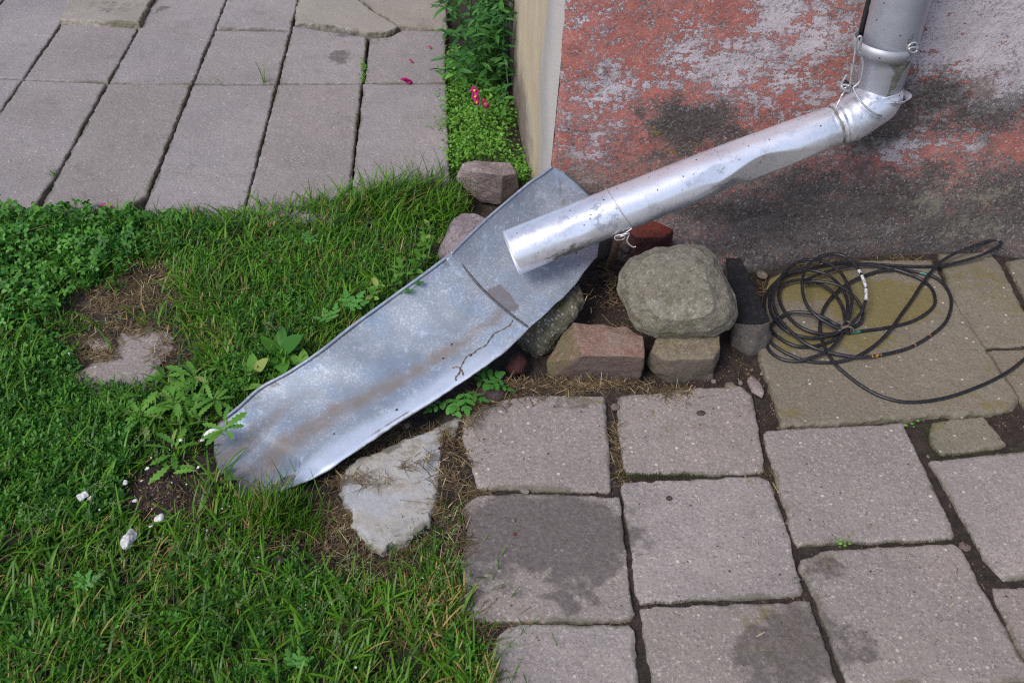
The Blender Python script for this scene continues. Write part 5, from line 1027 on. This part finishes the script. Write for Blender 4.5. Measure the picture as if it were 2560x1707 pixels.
def sprig(nl=9, L=1.):
    V = []; T = []; n = 0; lf = leaf_tpl(.42, .17, 4)
    for i in range(nl):
        a = i * 2.4; h = i / nl; c, s = math.cos(a), math.sin(a); v = lf[0] * (1 - .45 * h); t = .25 + .9 * h; x = v[:, 0] * math.cos(t) - v[:, 2] * math.sin(t); z = v[:, 0] * math.sin(t) + v[:, 2] * math.cos(t)
        V.append(np.stack([x * c - v[:, 1] * s + .25 * h, x * s + v[:, 1] * c, z + h * .8], 1)); T.append(lf[1] + n); n += len(v)
    return np.concatenate(V), np.concatenate(T)
parts = []
for poly, n_, sd_ in [([(0, 980), (260, 960), (420, 1000), (330, 1120), (200, 1180), (-40, 1150)], 800, 71), ([(560, 900), (760, 860), (700, 960), (560, 1010)], 260, 72), ([(420, 560), (560, 560), (520, 700), (420, 680)], 150, 73), ([(0, 860), (190, 860), (190, 980), (0, 980)], 260, 74),
                      ([(500, 780), (760, 740), (860, 820), (620, 880)], 300, 75), ([(700, 1370), (780, 1380), (870, 1470), (720, 1480)], 40, 76), ([(1130, 1560), (1200, 1600), (1210, 1707), (1080, 1707)], 34, 77), ([(250, 1090), (330, 1090), (330, 1180), (180, 1180)], 160, 78), ([(120, 560), (330, 560), (300, 740), (150, 700)], 260, 79), ([(0, 1180), (330, 1120), (300, 1300), (0, 1330)], 420, 90), ([(480, 1380), (900, 1480), (700, 1707), (300, 1707)], 260, 91), ([(560, 640), (900, 560), (1000, 700), (700, 800)], 260, 92), ([(0, 1500), (300, 1450), (300, 1707), (0, 1707)], 200, 93)]:
    Pp = region(poly, n_, sd_); r0 = np.random.default_rng(sd_); parts.append(inst(sprig(), Pp, rotm(r0.uniform(0, 6.28, n_), r0.normal(0, .35, n_), r0.normal(0, .35, n_)), r0.uniform(.022, .048, n_), r0.random(n_)))
top('knotweed', mesh_parts('knotweed', parts), M_WEED, 'small leaved knotweed growing through the lawn', 'weed', kind='stuff')
rl = leaf_tpl(1, .8, 4, lambda t: math.sin(math.pi * (t * .9 + .06)) ** .7, .15, .15)
CW = [(1118, 130), (1170, 110), (1230, 150), (1262, 260), (1292, 300), (1312, 380), (1335, 450), (1290, 445), (1270, 410), (1180, 400), (1150, 415), (1118, 420), (1112, 350), (1105, 250), (1112, 180)]
sc_ = G(1285, 350)
dens = lambda P_: np.clip(1.2 + .9 * fbm(P_, 12, 3, 5) - .7 * np.exp(-(((P_[:, 0] - sc_.x) / .03) ** 2 + ((P_[:, 1] - sc_.y) / .18) ** 2)), .12, 1)
parts = carpet(CW, 5200, 81, rl, (.006, .0115), (.008, .045), .45, dens=dens)
def dandd(px, py, n_, s_, seed, spread, hh=(.01, .05)):
    r0 = np.random.default_rng(seed); c = G(px, py); Pp = np.stack([c.x + r0.normal(0, spread, n_), c.y + r0.normal(0, spread, n_), r0.uniform(*hh, n_)], 1); return inst(rl, Pp, rotm(r0.uniform(0, 6.28, n_), r0.normal(0, .4, n_), r0.normal(0, .4, n_)), r0.uniform(.7, 1.2, n_) * s_, r0.random(n_))
parts.append(dandd(1145, 200, 16, .022, 5, .03)); parts.append(dandd(1175, 220, 14, .02, 6, .02)); parts.append(dandd(1105, 320, 60, .006, 7, .02, (0, .02)))
top('chickweed', mesh_parts('chickweed', parts), M_CHICK, 'bright green chickweed carpet along the cream plaster', 'ground cover', kind='stuff')
parts = []
for i in range(6): parts.append(dandd(908 + 2 * math.sin(i), 160 + i * 9, 22, .006, 20 + i, .006, (-.004, .015)))
top('chickweed_sprig', mesh_parts('chickweed_sprig', parts), M_CHICK, 'line of tiny weeds in the slab joint left of the fallen blossom', 'weed')
for (px, py, lab) in [(550, 206, 'few tiny green leaves on the joint left of the thin grass tuft'), (2282, 1059, 'tiny green seedling in the soil joint below the mossy slab'), (2115, 1357, 'tiny green speck of weed below the clean grey slab')]:
    top('seedling', mesh_parts('seedling', [dandd(px, py, 9, .006, px, .008, (-.006, .012))]), M_CHICK, lab, 'weed')

# moss cushions along joints
parts = []; 
for i, (px, py, rx, ry, nb) in enumerate([(1600, 1187, .06, .006, 900), (1700, 1190, .04, .005, 300), (1108, 1262, .014, .012, 260), (2010, 1070, .05, .006, 400), (2330, 1100, .006, .03, 300), (2440, 1135, .08, .005, 500), (2300, 1349, .08, .005, 400), (2100, 1358, .04, .005, 200), (1645, 1690, .01, .04, 300), (1900, 1180, .01, .02, 120), (2210, 655, .05, .008, 300), (1880, 680, .02, .012, 200), (1690, 1502, .05, .004, 200), (2530, 1640, .01, .05, 200), (2400, 1280, .006, .08, 250)]):
    c = G(px, py); r1 = np.random.default_rng(700 + i); Pp = np.stack([c.x + r1.normal(0, rx, nb), c.y + r1.normal(0, ry, nb), np.zeros(nb)], 1); Pp[:, 2] = np.maximum(ground_z(Pp), -.016) + .004
    parts.append(blades(Pp, r1.uniform(.003, .008, nb), np.full(nb, .0010), r1.uniform(0, 6.28, nb), r1.uniform(0, .9, nb), r1.uniform(0, .5, nb), r1.random(nb), 2))
M_MOSS = leaf_mat('moss', (.035, .045, .010), (.075, .09, .022), None, .8, .1)
top('moss', mesh_parts('moss', parts), M_MOSS, 'low moss along the slab joints', 'moss', kind='stuff')

# ---------------------------------------------------------------- broad leaved plants
def lobed(t): return (math.sin(math.pi * (t * .93 + .05)) ** .7) * (.35 + .75 * t)
dl = leaf_tpl(1, .42, 12, lobed, .22, .28, teeth=.48)
def rosette(px, py, n_, L, seed, tpl=dl, tilt=(.05, .55), azr=(0, 6.28), z=None):
    r0 = np.random.default_rng(seed); c = G(px, py); z = float(ground_z(np.array([[c.x, c.y, 0.]]))[0]) + .012 if z is None else z
    Pp = np.array([[c.x, c.y, z + .004]] * n_) + r0.normal(0, .004, (n_, 3)); a = np.linspace(azr[0], azr[1], n_, endpoint=False) + r0.normal(0, .25, n_)
    return inst(tpl, Pp, rotm(a, r0.uniform(*tilt, n_), r0.normal(0, .3, n_)), r0.uniform(.65, 1.1, n_) * L, r0.random(n_))
DG = 'dandelions left of the chute'
for i, (px, py, n_, L, lab) in enumerate([(440, 1020, 33, 0.069, 'biggest dandelion rosette left of the chute outlet'), (360, 1060, 21, 0.057, 'dandelion rosette below the bare concrete patch'), (490, 955, 13, .06, 'dandelion rosette right of the bare concrete patch'), (575, 1120, 7, .05, 'dandelion spreading its leaves over the chute outlet'), (545, 1030, 13, 0.048, 'small dandelion at the rim above the outlet'), (300, 545, 4, .06, 'single dandelion leaf sprout at the upper lawn edge'),
                                           (420, 950, 13, 0.048, 'dandelion whose leaf tips reach over the concrete patch'), (300, 1010, 13, 0.048, 'dandelion at the lower left corner of the concrete patch'), (440, 1140, 8, .06, 'limp dandelion over the dark earth at the outlet')]):
    me = mesh_parts('dandelion', [rosette(px, py, n_, L, 30 + i, z=.055 if i == 3 else (.03 if i == 4 else None))])
    top('dandelion', me, M_DAND, lab, 'dandelion', DG)
ov = leaf_tpl(1, .5, 6, None, .15, .25)
for i, (px, py, n_, L, lab) in enumerate([(700, 900, 7, .075, 'broad leaved plantain halfway up the left chute rim'), (755, 930, 5, .06, 'light green leaves touching the left chute rim'), (610, 990, 3, .05, 'single round weed leaf near the lower left rim'), (640, 950, 4, .05, 'broad leaved seedling left of the plantain')]):
    top('broadleaf_weed', mesh_parts('broadleaf_weed', [rosette(px, py, n_, L, 50 + i, ov, (.3, 1.1))]), M_DAND if i else M_WEED, lab, 'weed', 'broad leaved weeds beside the chute')
top('broadleaf_weed', mesh_parts('broadleaf_weed', [rosette(430, 1180, 3, .06, 66, dl, (.05, .3)), rosette(500, 1195, 2, .045, 67, dl, (.0, .3))]), M_DAND, 'pale drooping leaves over the dark earth at the outlet', 'weed', 'broad leaved weeds beside the chute')
# upright leafy stalks at the left rim of the upper sheet
for i, (px, py, h, lab) in enumerate([(1060, 660, .11, 'light green leafy shoot beside the purple granite stone'), (990, 735, .09, 'leafy shoot leaning over the left rim above the seam'), (1035, 700, .07, 'short leafy shoot between two taller ones at the rim'), (930, 770, .06, 'low leafy shoot at the rim below the seam')]):
    c = G(px, py); r0 = np.random.default_rng(200 + i); z0 = float(ground_z(np.array([[c.x, c.y, 0.]]))[0]); b0 = Vector((c.x, c.y, z0)); tp = b0 + Vector((.02, .01, h)); pth = crom([b0, b0.lerp(tp, .5) + Vector((-.006, 0, .004)), tp], 6)
    v_, t_ = tri_tube(pth, .001, 5); ps_ = [(v_, t_, np.full(len(v_), .6))]; m_ = 16; k_ = np.linspace(2, len(pth) - 1, m_).astype(int); Pp = np.array([tuple(pth[j]) for j in k_])
    ps_.append(inst(ov, Pp, rotm(np.arange(m_) * 2.4, np.linspace(.1, .8, m_), r0.normal(0, .3, m_)), r0.uniform(.018, .03, m_), r0.random(m_))); top('leafy_shoot', mesh_parts('leafy_shoot', ps_), M_DAND, lab, 'weed', 'leafy shoots along the left rim of the chute')
# silverweed: pinnate toothed leaves
lf = leaf_tpl(.46, .30, 9, lambda t: math.sin(math.pi * (t * .85 + .1)) ** .5, .15, .1, teeth=.38)
def pinnate(n=3):
    V = []; T = []; k = 0
    for i in range(n):
        for s in (-1, 1):
            t = .15 + .68 * i / (n - 1); sc = .55 + .55 * math.sin(math.pi * min(1, t + .1)); a = s * (1.15 - .35 * t); v = lf[0] * sc; c, sn = math.cos(a), math.sin(a)
            V.append(np.stack([v[:, 0] * c - v[:, 1] * sn + t, v[:, 0] * sn + v[:, 1] * c, v[:, 2] - .12 * t * t], 1)); T.append(lf[1] + k); k += len(v)
    v = lf[0] * 1.15; V.append(np.stack([v[:, 0] + .86, v[:, 1], v[:, 2] - .1], 1)); T.append(lf[1] + k); k += len(v)
    V.append(np.array([(0, -.012, 0), (0, .012, 0), (.9, .006, -.11), (.9, -.006, -.11)])); T.append(np.array([(0, 1, 2), (0, 2, 3)]) + k)
    return np.concatenate(V), np.concatenate(T)
pin = pinnate()
for i, (px, py, a, L, n_, lab) in enumerate([(1165, 985, -1.3, .044, 3, 'silverweed with the largest toothed leaf below the chute rim'), (1105, 1005, -1.8, .036, 2, 'silverweed leaf furthest down the chute rim'), (1245, 955, -1.2, .036, 2, 'silverweed leaf lying over the round maroon cobble'), (1200, 950, .4, .040, 3, 'silverweed leaves under the right chute rim'), (1075, 1003, 2.5, .02, 2, 'tiny silverweed leaf at the chute rim')]):
    c = G(px, py, .035); r0 = np.random.default_rng(80 + i); m_ = n_; Pp = np.array([tuple(c)] * m_) + r0.normal(0, .004, (m_, 3))
    ps_ = [inst(pin, Pp, rotm(a + np.linspace(-.9, .9, m_) + r0.normal(0, .1, m_), r0.uniform(-.15, .25, m_), r0.normal(0, .2, m_)), r0.uniform(.9, 1.1, m_) * L, r0.random(m_))]
    v_, t_ = tri_tube([Vector((c.x - .01, c.y + .02, -.01)), c + Vector((-.004, .006, -.01)), c], .0008, 5); ps_.append((v_, t_, np.full(len(v_), .3)))
    top('silverweed', mesh_parts('silverweed', ps_), M_SILV, lab, 'weed', 'silverweed under the right rim of the chute')
for i, (px, py, a, L, lab) in enumerate([(870, 770, 1.0, .042, 'silverweed frond in the lawn left of the chute'), (830, 800, 2.2, .036, 'silverweed frond nearest the chute on its grassy side'), (760, 600, .6, .028, 'small silverweed frond in the middle of the upper lawn'), (200, 1470, 1.2, .028, 'round silverweed frond in the lower left lawn'), (735, 1665, 1.3, .028, 'silverweed frond at the bottom edge')]):
    c = G(px, py, .036); r0 = np.random.default_rng(180 + i); ps_ = [inst(pin, np.array([tuple(c)] * 3), rotm(a + np.array([-.7, 0, .8]), r0.uniform(0, .4, 3), r0.normal(0, .2, 3)), r0.uniform(.8, 1.1, 3) * L, r0.random(3))]
    top('silverweed', mesh_parts('silverweed', ps_), M_SILV, lab, 'weed', 'silverweed fronds in the lawn')
c1, c2 = sheet_point(1022, 738, Vlow), sheet_point(1048, 718, Vlow)
r0 = np.random.default_rng(4); ps_ = []
for c in (c1, c2): ps_.append(inst(leaf_tpl(1, .7, 4), np.array([tuple(c + Vector((0, 0, .012)))] * 4), rotm(np.array([.3, 1.9, 3.4, 5.]), np.full(4, .2), np.zeros(4)), np.array([.012, .01, .013, .011]), r0.random(4)))
v_, t_ = tri_tube(crom([Vector(L2[20]), c1 + Vector((0, 0, .01)), c2 + Vector((0, 0, .01))], 5), .0007, 5); ps_.append((v_, t_, np.full(len(v_), .3)))
top('leafy_shoot', mesh_parts('leafy_shoot', ps_), M_SNAP, 'dark green sprig hanging over the left rim onto the metal', 'weed', 'leafy shoots along the left rim of the chute')

# ---------------------------------------------------------------- snapdragon
SN = Root('snapdragon', G(1225, 210, 0)); tag(SN.o, 'dark green snapdragon with magenta flowers against the wall', 'snapdragon')
ll = leaf_tpl(1, .26, 5, None, .25, .35); stems = []; leaves = []; r0 = np.random.default_rng(55)
def sn_stem(b, tip, nl, L, seed, arch=.03):
    r0 = np.random.default_rng(seed); pth = crom([b, b.lerp(tip, .35) + Vector((0, 0, arch)), b.lerp(tip, .7) + Vector((0, 0, arch)), tip], 8); v_, t_ = tri_tube(pth, .0016, 5); stems.append((v_, t_, np.full(len(v_), .5)))
    k_ = np.linspace(4, len(pth) - 1, nl).astype(int); Pp = np.array([tuple(pth[j]) for j in k_]); leaves.append(inst(ll, Pp, rotm(np.arange(nl) * 2.4 + r0.uniform(0, 6), r0.uniform(-.35, .6, nl), r0.normal(0, .4, nl)), r0.uniform(.6, 1.1, nl) * L, r0.random(nl)))
for i in range(46):
    bx, by = r0.uniform(1165, 1262), r0.uniform(20, 235); b = G(bx, by, 0); h = r0.uniform(.10, .26); tip = b + Vector((r0.normal(-.02, .05), r0.normal(-.03, .06), h)); wx = np.interp(tip.y, [2.08, 2.44, 2.87, 3.2, 8], [.083, .063, .012, -.004, -.05]) - .03
    tip.x = min(tip.x, wx); sn_stem(b, tip, int(h * 110), .055, 400 + i)
for i, (bx, by, tx, ty, tz) in enumerate([(1140, 60, 1080, -10, .12), (1150, 40, 1090, 20, .10), (1230, 200, 1200, 265, .12), (1255, 150, 1270, 210, .14), (1240, 230, 1262, 262, .08), (1180, 190, 1130, 150, .10), (1150, 150, 1100, 75, .12), (1260, 60, 1278, 40, .22), (1255, 20, 1260, -20, .25)]):
    sn_stem(G(bx, by, 0), G(tx, ty, tz), 14, .045, 470 + i)
child('leaves', mesh_parts('leaves', leaves), M_SNAP, SN); child('stems', mesh_parts('stems', stems), M_SNAP, SN)
fs = crom([G(1230, 215, 0), G(1222, 165, .10), G(1208, 185, .13), G(1192, 208, .115), G(1186, 238, .10)], 8); v_, t_ = tri_tube(fs, .0011, 6)
child('flower_stalk', arr_mesh('flower_stalk', v_, t_, dict(rnd=np.full(len(v_), .7))), M_SNAP, SN)
pt = leaf_tpl(1, .95, 5, lambda t: math.sin(math.pi * (t * .8 + .14)) ** .6, .5, .35)
def flower_me(c, s, az0, seed):
    r0 = np.random.default_rng(seed); n_ = 8; Pp = np.array([tuple(c)] * n_) + r0.normal(0, s * .12, (n_, 3)); return mesh_parts('flower', [inst(pt, Pp, rotm(az0 + np.array([0, .7, -.7, 3.1, 2.4, 3.8, 1.5, -1.5]), np.array([-.3, -.2, -.2, .9, .8, .8, .4, .4]), r0.normal(0, .3, n_)), r0.uniform(.8, 1.1, n_) * s, r0.random(n_))])
for i, (px, py, z, s) in enumerate([(1187, 228, .10, .016), (1189, 243, .095, .015), (1192, 258, .09, .013), (1213, 262, .09, .018)]):
    c = G(px, py, z); fo = child('flower', flower_me(c, s, -1.5 + .5 * i, 600 + i), M_PETAL, SN)
    bm = bmesh.new(); bmesh.ops.create_icosphere(bm, subdivisions=2, radius=s * .28); me = bpy.data.meshes.new('throat'); bmesh.ops.translate(bm, verts=bm.verts, vec=c + Vector((.0, -s * .55, s * .35))); bm.to_mesh(me); bm.free(); child('throat', me, M_YEL, SN, under=fo)
for (px, py, s, lab, m_) in [(1016, 205, .019, 'magenta blossom fallen on the far slabs', M_PETAL), (1027, 153, .008, 'small pink petal behind the fallen blossom', M_PETAL), (1074, 119, .007, 'dark pink petal next to the green plants', M_PETAL), (268, 520, .017, 'faded pink petal at the upper lawn edge', M_PETAL)]:
    me = flower_me(G(px, py, .008), s, .3, px); top('fallen_blossom' if s > .01 else 'petal', me, m_, lab, 'blossom')

# ---------------------------------------------------------------- foam crumbs
def foam(px, py, r_, lab, seed, z=.02, el=(1, 1, .6), name='foam_piece', rot=0):
    k = DP(px, py, z) * r_; c = G(px, py, z); r0 = np.random.default_rng(seed); pts = []; a = R(rot) if rot else r0.uniform(0, 3); sx, sy = el[0] * r0.uniform(.8, 1.25), el[1] * r0.uniform(.7, 1.1)
    for i in range(13):
        v = r0.normal(size=3); v /= np.linalg.norm(v); v *= r0.uniform(.55, 1.15); x, y = v[0] * sx, v[1] * sy; pts.append(c + Vector((x * math.cos(a) - y * math.sin(a), x * math.sin(a) + y * math.cos(a), v[2] * el[2] * .75)) * k)
    me = rock_mesh(pts, max(.0008, k / 12), 0, k * .22, 1.2 / k * .6, seed); return top(name, me, M_FOAM, lab, 'foam piece', 'white foam pieces at the chute outlet')
foam(327, 1344, 33, 'largest white foam chunk on the dark earth', 1, .03)
foam(398, 1296, 19, 'funnel shaped white foam scrap above the largest chunk', 2, .03, (.7, 1.1, .5), rot=-35)
foam(380, 1312, 9, 'thin curved white scrap between funnel shaped scrap and largest chunk', 3, .028, (.5, 1.4, .4), rot=-40)
foam(208, 1241, 15, 'white foam bit in the grass left of the dark earth', 4, .04); foam(222, 1244, 9, 'white foam bit touching another one left of the dark earth', 5, .04)
foam(338, 1252, 10, 'grey white foam bit at the upper left of the dark earth', 6, .03, (1.2, .8, .6), rot=30)
foam(312, 1205, 12, 'flat pale foam scrap among the grass above the dark earth', 7, .04, (1.1, .8, .3))
foam(369, 1170, 7, 'round white foam crumb above the dark earth', 8, .035); foam(497, 1168, 7, 'white foam crumb under the drooping pale leaf', 9, .03, (.8, 1.3, .6))
foam(589, 1237, 8, 'upright white foam crumb at the lip of the outlet', 10, .016, (.8, 1.5, .7))
foam(530, 1086, 22, 'lumpy white foam cluster beside the chute rim', 11, .055, (1.3, .9, .6)); foam(508, 1098, 8, 'smaller foam crumb left of the lumpy cluster', 12, .05)
foam(452, 933 + 167, 6, 'small foam crumb further left of the lumpy cluster', 13, .04)
foam(170, 884, 9, 'white flat scrap in the grass left of the concrete patch', 14, .015, (1.3, .7, .4))
foam(1252, 938, 10, 'white scrap beside the dark red brick lump', 15, .02, (.7, 1.3, .5), rot=40)
for i, (px, py) in enumerate([(430, 1206), (466, 1211), (355, 1200), (517, 1325), (530, 1326), (555, 1270), (573, 1264), (568, 1291), (583, 1291), (612, 1266), (574, 1346), (575, 1309), (470, 1314), (598, 1385), (646, 1392), (248, 1273), (808, 1232), (379, 1272), (1057, 1445), (888, 1668), (424, 1124), (378, 1143)]):
    foam(px, py, 3.2 + (i % 4) * .8, 'tiny white foam crumb strewn over earth or grass near the outlet', 100 + i, .022, name='foam_crumb')
